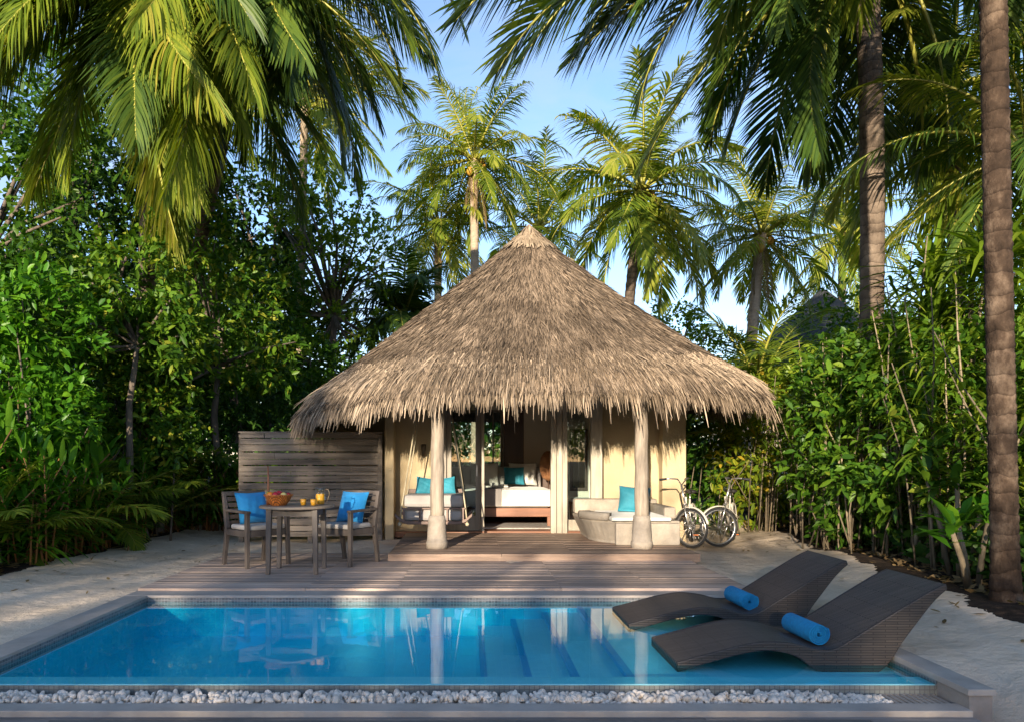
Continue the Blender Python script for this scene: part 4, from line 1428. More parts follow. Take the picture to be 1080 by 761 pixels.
# ------------------------------------------------------------------ bicycles
def bicycle(loc, rz, steer, label):
    t = thing('bicycle', label, 'bicycle', loc, rz, 'bicycles on the sand')
    WR = 0.272
    S = Matrix.Translation((0, -0.4, 0)) @ Matrix.Rotation(R(steer), 4, 'Z') @ Matrix.Translation((0, -0.1, WR))

    def wheel(xf, nm):
        b = MB()
        b.xf = xf
        b.tube([(0, WR * math.cos(2 * PI * i / 36), WR * math.sin(2 * PI * i / 36)) for i in range(36)], 0.019, 8, closed=True)
        w = b.build(nm, M['rubber'], t, True)
        b = MB()
        b.xf = xf
        b.tube([(0, (WR - 0.024) * math.cos(2 * PI * i / 36), (WR - 0.024) * math.sin(2 * PI * i / 36)) for i in range(36)], 0.011, 6, closed=True)
        b.build('rim', M['chrome'], w, True)
        b = MB()
        b.xf = xf
        for i in range(24):
            a = 2 * PI * i / 24
            b.tube([(0.02 if i % 2 else -0.02, 0.015 * math.cos(a), 0.015 * math.sin(a)), (0, (WR - 0.03) * math.cos(a), (WR - 0.03) * math.sin(a))], 0.0017, 4)
        b.tube([(-0.045, 0, 0), (0.045, 0, 0)], 0.02, 10)
        b.build('spokes', M['chrome'], w, True)
        return w
    rear = Matrix.Translation((0, 0.5, WR))
    wheel(S, 'front_wheel')
    wheel(rear, 'rear_wheel')
    for xf, nm, a0, a1 in ((S, 'front_mudguard', 20, 165), (rear, 'rear_mudguard', -10, 150)):
        b = MB()
        b.xf = xf
        vs, fs = [], []
        n = 20
        for i in range(n + 1):
            a = R(a0 + (a1 - a0) * i / n)
            if nm == 'front_mudguard':
                a = PI - a if False else a
            for x, dr in ((-0.028, 0.03), (0.0, 0.045), (0.028, 0.03)):
                vs.append((x, (WR + dr) * math.cos(a), (WR + dr) * math.sin(a)))
        for i in range(n):
            for j in range(2):
                fs.append((i * 3 + j, i * 3 + j + 1, i * 3 + j + 4, i * 3 + j + 3))
        b.add(vs, fs)
        o = b.build(nm, M['cream_paint'], t, True)
        so_ = o.modifiers.new('thick', 'SOLIDIFY')
        so_.thickness = 0.003
    b = MB()
    b.xf = S
    for sx in (-1, 1):
        b.tube([(sx * 0.05, 0, 0), (sx * 0.05, 0.06, 0.22), (sx * 0.03, 0.10, 0.34)], 0.011, 8)
    b.tube([(-0.035, 0.10, 0.34), (0.035, 0.10, 0.34)], 0.013, 8)
    b.tube([(0, 0.10, 0.34), (0, 0.17, 0.62)], 0.016, 10)
    b.build('fork', M['chrome'], t, True)
    b = MB()
    b.xf = S
    bar = [(-0.30, 0.30, 0.70), (-0.24, 0.22, 0.715), (-0.12, 0.17, 0.73), (0, 0.165, 0.64), (0.12, 0.17, 0.73), (0.24, 0.22, 0.715), (0.30, 0.30, 0.70)]
    b.tube([(-0.30, 0.32, 0.70), (-0.22, 0.2, 0.72), (-0.10, 0.16, 0.71), (0, 0.165, 0.62), (0.10, 0.16, 0.71), (0.22, 0.2, 0.72), (0.30, 0.32, 0.70)], 0.011, 8)
    hb = b.build('handlebar', M['chrome'], t, True)
    for sx in (-1, 1):
        b = MB()
        b.xf = S
        b.tube([(sx * 0.245, 0.237, 0.714), (sx * 0.305, 0.328, 0.70)], 0.017, 8)
        b.build('grip', M['rubber'], hb, True)
    b = MB()
    b.tube([(0, -0.36, 0.72), (0, -0.33, 0.62), (0, -0.1, 0.36), (0, 0.02, 0.27)], 0.018, 10)
    b.tube([(0, -0.34, 0.66), (0, -0.1, 0.47), (0, 0.12, 0.42)], 0.015, 8)
    b.tube([(0, 0.02, 0.27), (0, 0.16, 0.66)], 0.016, 8)
    for sx in (-1, 1):
        b.tube([(sx * 0.02, 0.04, 0.27), (sx * 0.05, 0.5, WR)], 0.01, 7)
        b.tube([(sx * 0.015, 0.14, 0.58), (sx * 0.05, 0.5, WR)], 0.009, 7)
    b.build('frame', M['cream_paint'], t, True)
    b = MB()
    b.tube([(0, 0.16, 0.64), (0, 0.185, 0.75)], 0.012, 8)
    b.build('seat_post', M['chrome'], t, True)
    b = MB()
    b.sphere((0, 0.25, 0.775), 0.1, 14, (1.0, 0.85, 0.35))
    b.sphere((0, 0.14, 0.775), 0.06, 14, (0.65, 1.6, 0.45))
    b.build('saddle', M['saddle'], t, True)
    b = MB()
    b.tube([(-0.06, 0.02, 0.27), (0.06, 0.02, 0.27)], 0.02, 10)
    b.tube([(0.055, 0.02, 0.27), (0.065, -0.06, 0.14)], 0.009, 6)
    b.tube([(-0.055, 0.02, 0.27), (-0.065, 0.10, 0.40)], 0.009, 6)
    b.tube([(0.03, 0.02 + 0.085 * math.cos(0), 0.27)] + [(0.03, 0.02 + 0.085 * math.cos(2 * PI * i / 24), 0.27 + 0.085 * math.sin(2 * PI * i / 24)) for i in range(1, 25)], 0.005, 6)
    cr = b.build('crank', M['chrome'], t, True)
    for c in ((0.115, -0.06, 0.14), (-0.115, 0.10, 0.40)):
        p = MB().box(c[0] - 0.05, c[0] + 0.05, c[1] - 0.035, c[1] + 0.035, c[2] - 0.014, c[2] + 0.014).build('pedal', M['rubber'], t, bevel=0.004)
        MB().box(c[0] - 0.04, c[0] + 0.04, c[1] - 0.039, c[1] - 0.0355, c[2] - 0.008, c[2] + 0.008).build('reflector', M['orange_reflector'], p)
    b = MB()
    b.tube([(-0.03, 0.12, 0.25), (-0.13, 0.2, 0.0)], 0.008, 6)
    b.build('kickstand', M['chrome'], t, True)
    return t


bicycle((3.325, 11.36, 0.0), R(-23), 60, 'cream bicycle parked on the sand right beside the masonry sofa')
bicycle((3.93, 11.35, 0.01), R(-26), -58, 'cream bicycle parked on the sand by the bushes, wheel turned the other way')

# ================================================================== VEGETATION
_frond_cache = {}


def frond_data(kind, elev, bend, nl, leaf, droop, width, seed, rib='rachis'):
    """one palm frond of length 1, growing along +X from the origin, tilted by elev, arching down by bend"""
    key = (kind, elev, bend, nl, leaf, droop, width, seed)
    if key in _frond_cache:
        return _frond_cache[key]
    rg = np.random.default_rng(seed * 977 + int((elev + 100) * 7) + 3)
    n = 28
    s = np.linspace(0, 1, n)
    ang = R(elev) - R(bend) * s ** 1.25
    sway = 0.12 * rg.normal() * s ** 2
    step = 1 / (n - 1)
    dx = np.cos(ang)
    dz = np.sin(ang)
    P = np.zeros((n, 3))
    P[1:, 0] = np.cumsum(dx[:-1]) * step
    P[1:, 2] = np.cumsum(dz[:-1]) * step
    P[:, 1] = sway * s
    T = unit(np.gradient(P, axis=0))
    parts, mi = [], []
    # rachis: flat three sided rib
    w = 0.014 * (1 - s) ** 0.8 + 0.0016
    V = np.zeros((n, 3, 3))
    up = np.stack([-T[:, 2], 0 * s, T[:, 0]], -1)
    V[:, 0] = P + np.array([0, 1, 0]) * w[:, None]
    V[:, 1] = P - np.array([0, 1, 0]) * w[:, None]
    V[:, 2] = P - up * w[:, None] * 1.1
    F = []
    for i in range(n - 1):
        for j in range(3):
            j2 = (j + 1) % 3
            F.append((i * 3 + j, i * 3 + j2, i * 3 + 3 + j2, i * 3 + 3 + j))
    parts.append((V.reshape(-1, 3), np.array(F)))
    mi += [1] * len(F)
    # leaflets
    tt = 0.13 + 0.87 * (np.arange(nl) + 0.5) / nl
    ks = 5
    for sd in (-1, 1):
        t = np.clip(tt + rg.normal(0, 0.004, nl), 0.1, 0.999)
        keep = rg.random(nl) > 0.03
        t = t[keep]
        m = len(t)
        B = np.stack([np.interp(t, s, P[:, k]) for k in range(3)], -1)
        Tt = unit(np.stack([np.interp(t, s, T[:, k]) for k in range(3)], -1))
        Up = np.stack([-Tt[:, 2], 0 * t, Tt[:, 0]], -1)
        al = R(72) - R(50) * t ** 1.4 + rg.normal(0, 0.07, m)
        vee = 0.30 * (1 - 0.5 * t) + rg.normal(0, 0.08, m)
        S = np.array([0, sd, 0.0])
        d = unit(S * np.sin(al)[:, None] + Tt * np.cos(al)[:, None] + Up * vee[:, None])
        ln = leaf * (0.30 + 0.75 * np.sin(PI * np.clip(t * 0.85 + 0.12, 0, 1)) ** 0.8) * rg.uniform(0.88, 1.1, m)
        ln = np.where(t > 0.93, ln * 0.75, ln)
        dr = droop * rg.uniform(0.7, 1.4, m)
        prof = [0.55, 1.0, 0.9, 0.6, 0.05]
        V = np.zeros((m, ks, 2, 3))
        pos = B.copy()
        wv = unit(Tt - d * (Tt * d).sum(-1, keepdims=True))
        for i in range(ks):
            V[:, i, 0] = pos - wv * (width * prof[i])
            V[:, i, 1] = pos + wv * (width * prof[i])
            d = unit(d + np.array([0, 0, -1.0]) * (dr * 0.28)[:, None])
            pos = pos + d * (ln / (ks - 1))[:, None]
        F = np.array([(i * 2, i * 2 + 1, i * 2 + 3, i * 2 + 2) for i in range(ks - 1)])
        F = (np.arange(m) * ks * 2)[:, None, None] + F[None]
        parts.append((V.reshape(-1, 3), F.reshape(-1, 4)))
        mi += [0] * (m * (ks - 1))
    V, F = merge(parts)
    me = np_data('frond', V, F, [M[kind], M[rib]], True, mi)
    _frond_cache[key] = me
    return me


def put_frond(parent, name, me, loc, az, scale, roll=0.0):
    o = bpy.data.objects.new(name, me)
    COL.objects.link(o)
    o.parent = parent
    o.location = loc
    o.rotation_euler = (roll, 0, az)
    o.scale = (scale,) * 3
    return o


def trunk_mesh(pts, r0, r1, rings, m, parent, n=14, ring=0.05, name='trunk'):
    """curved palm trunk with leaf-scar rings"""
    k = rings * 3
    P = [Vector(p) for p in pts]

    def bez(t):
        if len(P) == 2:
            return P[0].lerp(P[1], t)
        return P[0] * (1 - t) ** 2 + P[1] * (2 * t * (1 - t)) + P[2] * t * t
    path, rad = [], []
    for i in range(k + 1):
        t = i / k
        path.append(bez(t))
        base = r0 + (r1 - r0) * t + 0.45 * r0 * max(0, 1 - t * 9) ** 2
        ph = i % 3
        rad.append(base * (1 + ring * (1.0 if ph == 0 else (-0.6 if ph == 1 else 0.1)) + 0.02 * math.sin(i * 1.3)))
    b = MB().tube(path, rad, n)
    return b.build(name, m, parent, True)


def palm(label, base, crown, fl, nf, mats, r=(0.14, 0.1), tm='trunk', rings=30, elev=(78, -55), bend=70, nl=52, leaf=0.25, droop=0.8, width=0.0055,
         az_skip=None, seed=0, extra=(), coconuts=0, dry=0, ring=0.05, mid=None, show_trunk=True, group='coconut palms', name='coconut_palm'):
    """fl frond length; mats list of (material, weight)"""
    rg = random.Random(seed * 31 + 5)
    base, crown = Vector(base), Vector(crown)
    t = thing(name, label, 'palm tree', base, 0, group)
    cr = crown - base
    md = Vector(mid) - base if mid else Vector((cr.x * 0.35, cr.y * 0.35, cr.z * 0.5))
    trunk_mesh([(0, 0, -0.2), md, cr], r[0], r[1], rings, M[tm], t, ring=ring)
    # the crown: a short bulge of leaf bases
    b = MB()
    for k in range(9):
        a = k * 2.4
        d = Vector((math.cos(a), math.sin(a), 0.9 - 0.12 * k))
        b.tube([cr + Vector((0, 0, -0.12)), cr + d.normalized() * fl * 0.075, cr + d.normalized() * fl * 0.13], [0.05 * fl / 3, 0.035 * fl / 3, 0.02 * fl / 3], 6)
    b.build('leaf_bases', M['rachis'], t, True)
    ga = 2.39996
    for i in range(nf):
        u = i / max(1, nf - 1)
        e = elev[0] + (elev[1] - elev[0]) * u ** 1.05 + rg.uniform(-8, 8)
        e = round(e / 12) * 12
        az = i * ga + rg.uniform(-0.25, 0.25) + seed
        if az_skip and az_skip(az % (2 * PI), e):
            continue
        mm_ = rg.choices([m_ for m_, _ in mats], [w_ for _, w_ in mats])[0]
        bd = bend * (0.55 if e > 60 else 1.0 if e > 0 else 0.75)
        if e < -30:
            bd = bend * 0.4
        me = frond_data(mm_, e, round(bd / 10) * 10, nl, leaf, droop, width, rg.randint(0, 1) + 2 * (seed % 2))
        put_frond(t, 'frond', me, cr + Vector((math.cos(az), math.sin(az), 0)) * 0.04, az, fl * rg.uniform(0.85, 1.1), rg.uniform(-0.25, 0.25))
    for (az, e, bd, sc, mm_) in extra:
        me = frond_data(mm_, e, bd, nl, leaf, droop, width, seed % 3)
        put_frond(t, 'frond', me, cr, az, fl * sc, rg.uniform(-0.2, 0.2))
    for i in range(dry):
        az = rg.uniform(0, 2 * PI)
        me = frond_data('palm_dry', -72, 20, 30, leaf * 0.8, 1.6, width * 0.7, 9)
        put_frond(t, 'frond', me, cr + Vector((0, 0, -0.1)), az, fl * rg.uniform(0.5, 0.7))
    for i in range(coconuts):
        az = i * 2.1
        p = cr + Vector((math.cos(az) * 0.26, math.sin(az) * 0.26, -0.18 - 0.14 * (i % 3)))
        MB().sphere(tuple(p), 0.115, 12, (0.9, 0.9, 1.15)).build('coconut', M['coconut'], t, True)
    return t


def pz(x, y):
    return sand_h(x, y) if (-14 < x < 14 and -10 < y < 26) else 0.0


GOLD = [('palm_gold', 3), ('palm_lit', 4)]
LIT = [('palm_lit', 4), ('palm_gold', 1), ('palm_dark', 1)]
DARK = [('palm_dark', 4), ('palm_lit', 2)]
# ---- palms seen whole behind the roof; extra golden fronds put sunlight into their colour
c = at(500, 168, 23)
palm('tall slender palm with pale trunk rising directly behind the peak of the thatch roof', (c.x + 0.05, 23, 0), c, 3.0, 32, [('palm_lit', 3), ('palm_gold', 3)], (0.15, 0.12), 'trunk_pale', 40, (86, -50), 75, 46, 0.24, 1.0, 0.0075, seed=1, dry=4, coconuts=6, az_skip=lambda a, e: 4.3 < a < 5.1 and e < 20)
c = at(676, 200, 20)
palm('full crowned palm with leaning trunk above the slope of the thatch roof', at(655, 330, 20).to_3d() * 1 + Vector((-0.2, 0, -5.1)), c, 3.3, 32, [('palm_gold', 4), ('palm_lit', 3)], (0.15, 0.13), 'trunk', 40, (84, -62), 80, 54, 0.25, 0.9, 0.0075, seed=2, coconuts=6)
c = at(803, 247, 21)
palm('palm with orange coconuts in its crown above the eave of the thatch roof', (c.x - 0.6, 21, 0), c, 2.7, 34, [('palm_lit', 2), ('palm_gold', 4)], (0.17, 0.14), 'trunk_pale', 36, (84, -66), 80, 48, 0.25, 1.0, 0.0075, seed=3, coconuts=12, dry=3, az_skip=lambda a, e: 4.2 < a < 5.2 and e < 40)
c = at(462, 238, 25)
palm('low golden palm half hidden behind the slope of the roof below the tall slender palm', (c.x, 25, 0), c, 3.0, 26, GOLD, (0.15, 0.12), 'trunk_pale', 30, (80, -60), 85, 44, 0.24, 1.2, 0.0075, seed=4, dry=2)
c = at(568, 240, 27)
palm('small palm whose fan of fronds shows between the slender palm and the leaning palm', (c.x, 27, 0), c, 3.3, 22, LIT, (0.15, 0.12), 'trunk', 30, (84, -30), 65, 44, 0.22, 0.8, 0.0075, seed=5)
c = at(888, 245, 26)
palm('distant palm with dry brown heart left of the rough grey trunk', (c.x, 26, 0), c, 3.3, 26, GOLD, (0.15, 0.12), 'trunk', 30, (84, -50), 70, 40, 0.23, 0.9, 0.0075, seed=6, dry=3)
c = at(322, 90, 18)
palm('upright yellow green palm behind the hanging blue green fronds', (c.x - 0.2, 18, 0), c, 2.8, 30, GOLD, (0.11, 0.09), 'trunk_pale', 40, (86, -40), 60, 48, 0.24, 0.8, 0.0075, seed=7, extra=[(0.1, 24, 60, 1.1, 'palm_gold')])
# ---- near palms, crowns partly or wholly above the picture
c = at(160, -35, 11.0)
palm('big near palm with long hanging fronds over the bushes beside the pool', (at(152, 480, 12.6).x, 12.6, 0.05), c, 3.9, 34, [('palm_lit', 4), ('palm_gold', 1), ('palm_dark', 3)], (0.13, 0.12), 'trunk', 60, (48, -78), 72, 128, 0.26, 1.0, 0.0039, seed=8, ring=0.03, group='near palms', dry=2,
     extra=[(-2.2, -12, 70, 0.95, 'palm_lit'), (-0.9, -12, 70, 1.0, 'palm_lit'), (-0.35, -12, 70, 1.0, 'palm_dark'), (-1.4, -36, 50, 0.95, 'palm_lit'), (-2.75, 0, 80, 1.0, 'palm_lit'), (-1.1, 0, 90, 1.0, 'palm_dark'),
            (-0.1, 0, 80, 1.05, 'palm_dark'), (-0.6, -36, 50, 0.95, 'palm_lit'), (-1.8, -24, 60, 1.0, 'palm_lit'), (-2.5, -36, 50, 1.0, 'palm_lit'), (-3.0, -24, 60, 1.05, 'palm_gold'), (0.25, -12, 70, 1.0, 'palm_lit'), (-2.9, -12, 60, 1.1, 'palm_lit'), (-0.25, 0, 70, 1.12, 'palm_lit'), (3.3, -12, 70, 1.05, 'palm_dark')])
c = at(285, -60, 12.0)
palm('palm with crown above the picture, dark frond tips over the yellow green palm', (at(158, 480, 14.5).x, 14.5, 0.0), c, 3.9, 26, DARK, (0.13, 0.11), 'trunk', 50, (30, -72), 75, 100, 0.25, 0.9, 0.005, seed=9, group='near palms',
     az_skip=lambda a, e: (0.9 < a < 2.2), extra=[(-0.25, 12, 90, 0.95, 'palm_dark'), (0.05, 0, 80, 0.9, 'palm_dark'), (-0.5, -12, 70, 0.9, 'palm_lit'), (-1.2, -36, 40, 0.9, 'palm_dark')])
c = at(908, -95, 10.5)
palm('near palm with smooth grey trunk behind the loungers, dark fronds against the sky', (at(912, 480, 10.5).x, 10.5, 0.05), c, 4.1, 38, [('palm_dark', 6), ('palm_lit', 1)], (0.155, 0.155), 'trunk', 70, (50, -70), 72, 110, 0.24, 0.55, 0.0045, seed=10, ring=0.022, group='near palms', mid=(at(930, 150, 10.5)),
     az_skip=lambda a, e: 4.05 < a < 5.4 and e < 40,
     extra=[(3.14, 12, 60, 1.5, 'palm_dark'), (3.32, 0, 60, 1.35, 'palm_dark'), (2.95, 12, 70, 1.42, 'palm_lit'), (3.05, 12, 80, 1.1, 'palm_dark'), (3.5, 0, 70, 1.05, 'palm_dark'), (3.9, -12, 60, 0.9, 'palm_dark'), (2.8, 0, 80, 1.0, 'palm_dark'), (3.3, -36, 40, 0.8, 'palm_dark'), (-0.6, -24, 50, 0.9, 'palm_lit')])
c = at(1043, -290, 6.25)
palm('closest palm, a thick rough brown trunk at the edge of the sand by the loungers', (at(1062, 652, 6.25).x, 6.25, 0.0), c, 3.4, 20, DARK, (0.104, 0.096), 'trunk_dark', 90, (50, -15), 72, 90, 0.25, 0.6, 0.0048, seed=11, ring=0.045, group='near palms', mid=at(1050, 200, 6.25))
c = at(1000, 95, 12.5)
palm('sunny palm with a drooping crown between the grey trunk and the brown trunk', (c.x + 0.3, 12.5, 0), c, 2.9, 30, [('palm_lit', 4), ('palm_gold', 3)], (0.13, 0.12), 'trunk', 50, (70, -70), 80, 66, 0.26, 1.0, 0.0062, seed=12, group='near palms', dry=2)
c = at(1085, 160, 9.5)
palm('palm at the edge of the garden with golden fronds reaching in behind the brown trunk', (c.x + 0.4, 9.5, 0), c, 2.5, 22, [('palm_lit', 3), ('palm_gold', 2), ('palm_dark', 2)], (0.12, 0.11), 'trunk', 40, (70, -60), 75, 66, 0.26, 0.9, 0.006, seed=13, group='near palms')
# ---- low palms among the bushes
def low_palm(label, base, fl, nf, mats, seed, elev=(80, 10), nl=50, bend=60, leaf=0.27, width=0.0075, droop=0.6, az0=0, group='low garden palms', stub=0.35):
    rg = random.Random(seed)
    t = thing('young_palm', label, 'palm tree', base, 0, group)
    MB().tube([(0, 0, -0.1), (0, 0, stub * 0.6), (0, 0, stub)], [0.09, 0.08, 0.05], 10).build('trunk', M['bark'], t, True)
    for i in range(nf):
        u = i / max(1, nf - 1)
        e = round((elev[0] + (elev[1] - elev[0]) * u + rg.uniform(-8, 8)) / 12) * 12
        az = az0 + i * 2.39996 + rg.uniform(-0.2, 0.2)
        mm_ = rg.choice(mats)
        me = frond_data(mm_, e, bend, nl, leaf, droop, width, seed % 3, 'stem_orange' if 'olive' in mm_ else 'rachis')
        put_frond(t, 'frond', me, (0, 0, stub * 0.85), az, fl * rg.uniform(0.8, 1.1), rg.uniform(-0.2, 0.2))
    return t


low_palm('dark young palm with wide fans rising above the bushes behind the bicycles', (5.6, 14.6, 1.1), 2.9, 15, ['palm_dark', 'palm_lit'], 3, (82, 15), az0=0.5, stub=1.3)
low_palm('small golden palm beside the ragged eave of the roof above the bicycles', (4.75, 13.6, 0.9), 1.15, 9, ['palm_gold'], 5, (80, -10), az0=1.0, stub=0.9)
low_palm('young palm with arching fronds beside the end of the slatted screen', (-5.05, 12.2, 0.05), 1.9, 14, ['palm_lit', 'palm_dark'], 7, (80, 20), 40, 60, 0.3, 0.010)
low_palm('dense dark palm crown behind the roof edge near the tree with the pale bark', at(425, 330, 19) + Vector((0, 0, -1.2)), 2.3, 22, ['palm_dark'], 9, (84, 0), 56, 80, 0.3, 0.011, 1.0, stub=1.2)
for i_, (x_, y_, f_, lab_) in enumerate(((-5.3, 8.35, 1.35, 'low feathery palm in the front of the bed, the one closest to the pool'), (-5.25, 9.75, 1.5, 'low feathery palm in the front of the bed, halfway along the sand path'),
                                        (-5.35, 10.9, 1.4, 'low feathery palm in the front of the bed, closest to the screen'))):
    low_palm(lab_, (x_, y_, 0.05), f_, 13, ['palm_lit'], 20 + i_, (80, 18), 40, 60, 0.3, 0.011, az0=i_, stub=0.3)
low_palm('young palm deep in the bushes between the big near palm and the screen', (-5.9, 13.0, 0.1), 2.4, 12, ['palm_dark', 'palm_lit'], 11, (82, 25), 44, 60, 0.28, 0.009)


# ---- broad leaved shrubs and small trees
def blob(rg, c, rad, ntip, lob=0.3):
    """branch tips through an uneven crown; returns tips and outward directions"""
    d = unit(rg.normal(size=(ntip, 3)))
    k = rg.normal(size=(5, 3)) * 2.2
    ph = rg.uniform(0, 6.3, 5)
    lobe = 1 + lob * np.mean([np.sin(d @ k[i] + ph[i]) for i in range(5)], 0) * 2.2
    r = rg.uniform(0.35, 1.0, ntip) ** 0.6 * lobe
    return np.array(c) + d * r[:, None] * np.array(rad), d


def foliage(rg, tips, dirs, per, L, W, bend, spread=0.8, upb=0.35, template=LEAF_NEAR, fold=0.25, flat=0.7):
    n = len(tips)
    P = np.repeat(tips, per, 0)
    O = np.repeat(dirs, per, 0)
    D = unit(O * 0.6 + rg.normal(size=P.shape) * spread + np.array([0, 0, upb]))
    P = P + rg.normal(size=P.shape) * L * 0.28
    N = unit(np.array([0, 0, 1.0]) * flat + O * 0.35 + rg.normal(size=P.shape) * 0.45)
    S = L * rg.uniform(0.6, 1.15, len(P))
    return leaves(P, D, N, S, W, bend * rg.uniform(0.4, 1.5, len(P)), template, fold)


def shrub(name, label, cat, base, blobs, leafm, L, per=9, W=0.42, bend=0.3, seed=0, near=True, stems=10, stem_m='bark', stem_r=0.02, trunk=None, group=None, spread=0.8, upb=0.35, density=1.0, flat=0.7):
    """blobs: list of (centre, radii, tips) relative to the base"""
    rg = np.random.default_rng(seed + 100)
    t = thing(name, label, cat, base, 0, group)
    parts = []
    alltips = []
    for c, rad, nt_ in blobs:
        tips, dirs = blob(rg, c, rad, int(nt_ * density))
        tips[:, 2] = np.maximum(tips[:, 2], 0.05)
        alltips.append(tips)
        parts.append(foliage(rg, tips, dirs, per, L, W, bend, spread, upb, LEAF_NEAR if near else LEAF_FAR, 0.25 if near else 0, flat))
    V, F = merge(parts)
    np_mesh('crown' if trunk else 'foliage', V, F, M[leafm], t)
    tips = np.concatenate(alltips)
    b = MB()
    if trunk:
        top = Vector(trunk[0])
        r0 = trunk[1]
        b.tube([(0, 0, -0.1), (top.x * 0.3 + 0.06, top.y * 0.3, top.z * 0.35), (top.x * 0.7 - 0.05, top.y * 0.7, top.z * 0.7), tuple(top)], [r0 * 1.25, r0, r0 * 0.85, r0 * 0.7], 10)
        b.build('trunk', M[stem_m], t, True)
        b = MB()
        st0 = top
    else:
        st0 = None
    for i in range(stems):
        q = Vector(tips[rg.integers(len(tips))])
        p = st0 if st0 is not None else Vector((rg.normal() * 0.22 + q.x * 0.5, rg.normal() * 0.18 + q.y * 0.4, -0.05))
        m = p.lerp(q, 0.5) + Vector((rg.normal() * 0.1, rg.normal() * 0.1, 0.12 * (q.z - p.z)))
        b.tube([p, m, q], [stem_r, stem_r * 0.75, stem_r * 0.35], 6)
    if stems:
        b.build('limbs' if trunk else 'stems', M[stem_m], t, True)
    return t


# left of the pool
shrub('broadleaf_shrub', 'bright green shrub with glossy rounded leaves, tallest at the garden side edge', 'shrub', (-5.75, 9.6, 0), [((0.15, 0, 3.1), (0.75, 0.75, 0.7), 130), ((-0.3, 0.3, 2.3), (0.8, 0.7, 0.6), 90), ((0.25, -0.1, 1.9), (0.75, 0.6, 0.55), 110)], 'leaf_bright', 0.17, 11, 0.42, 0.25, seed=1, stems=14, group='garden shrubs beside the path')
shrub('sapling', 'slim dark trunked sapling with a leafy crown in front of the bushes', 'tree', (-5.12, 11.0, 0.03), [((0.2, 0, 3.9), (0.95, 0.7, 0.75), 170), ((0.75, 0.1, 3.1), (0.7, 0.6, 0.6), 110), ((-0.45, 0, 3.2), (0.6, 0.5, 0.5), 70)], 'leaf_mid', 0.16, 10, 0.45, 0.25, seed=2, trunk=((0.25, 0.0, 2.9), 0.055), stems=14, stem_r=0.025)
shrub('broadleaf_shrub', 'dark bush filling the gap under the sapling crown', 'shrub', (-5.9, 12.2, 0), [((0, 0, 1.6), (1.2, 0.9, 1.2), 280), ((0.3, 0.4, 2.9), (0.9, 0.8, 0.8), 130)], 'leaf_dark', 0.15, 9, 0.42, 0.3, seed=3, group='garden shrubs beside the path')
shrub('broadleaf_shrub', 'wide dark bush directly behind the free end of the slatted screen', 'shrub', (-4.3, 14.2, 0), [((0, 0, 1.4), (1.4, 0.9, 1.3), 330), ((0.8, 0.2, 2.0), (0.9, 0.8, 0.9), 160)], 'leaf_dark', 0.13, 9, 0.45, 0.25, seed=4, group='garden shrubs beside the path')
shrub('broadleaf_tree', 'leafy tree with forked brown trunk between the big near palm and the roof', 'tree', at(262, 500, 16.5) + Vector((0, 0, -1.0)), [((0.1, 0, 4.6), (1.6, 1.2, 1.0), 300), ((-1.0, 0, 3.6), (1.2, 0.9, 0.9), 190), ((1.2, 0, 3.4), (1.1, 1, 0.8), 170), ((0, 0, 2.6), (1.6, 1, 0.8), 200)], 'leaf_mid', 0.16, 8, 0.5, 0.25, seed=5, trunk=((-0.35, 0, 3.2), 0.12), stems=16, stem_r=0.045)
shrub('broadleaf_tree', 'tall airy tree with small sunlit leaves and grey limbs beside the thatch roof', 'tree', (-3.3, 17.5, 0), [((0.0, 0, 7.0), (1.3, 1.1, 0.95), 190), ((0.8, 0, 6.0), (1.0, 0.9, 0.8), 120), ((-0.5, 0, 5.6), (1.2, 1, 0.9), 140), ((0.2, 0, 4.4), (1.4, 1, 0.8), 130), ((-0.9, 0.2, 7.6), (0.9, 0.8, 0.7), 90)], 'leaf_sunny', 0.15, 7, 0.5, 0.25, seed=6, trunk=((0.15, 0, 4.6), 0.11), stems=26, stem_r=0.045, stem_m='bark')
shrub('broadleaf_tree', 'background tree with sunlit fine leaves closing the gap left of the slender palm', 'tree', (-4.9, 21, 0), [((0, 0, 5.2), (1.8, 1.2, 1.1), 300), ((1.6, 0, 4.2), (1.2, 1.1, 0.9), 170), ((-1.4, 0, 6.4), (1.5, 1, 1.0), 200), ((-0.5, 0, 3.0), (1.9, 1, 1.2), 250)], 'leaf_olive', 0.17, 7, 0.5, 0.25, seed=7, trunk=((0.1, 0, 4.0), 0.13), stems=18, stem_r=0.05, near=False)
shrub('broadleaf_tree', 'dark tree deep behind the big near palm', 'tree', (-8.2, 17, 0), [((0, 0, 5.2), (2.0, 1.3, 1.6), 420), ((1.4, 0, 3.6), (1.5, 1.2, 1.3), 260), ((-1.5, 0, 4.0), (1.8, 1.2, 1.6), 300), ((0.8, 0.5, 7.3), (1.6, 1.2, 1.2), 240)], 'leaf_dark', 0.2, 8, 0.45, 0.25, seed=8, trunk=((0.1, 0, 3.6), 0.14), stems=14, stem_r=0.05, near=False)
shrub('broadleaf_shrub', 'leafy dark bush at the picture edge under the big near palm', 'shrub', (-6.6, 10.4, 0), [((0, 0, 3.6), (0.9, 0.9, 0.9), 160), ((0, 0, 1.9), (1.0, 0.9, 1.1), 220)], 'leaf_mid', 0.16, 10, 0.42, 0.25, seed=9, group='garden shrubs beside the path')
shrub('broadleaf_shrub', 'bush of mid green leaves between screen and roof eave', 'shrub', (-3.2, 15.6, 0), [((0, 0, 2.0), (1.1, 0.9, 1.3), 260), ((-0.4, 0, 3.4), (0.9, 0.8, 0.7), 120)], 'leaf_mid', 0.15, 8, 0.45, 0.25, seed=10, group='garden shrubs beside the path')

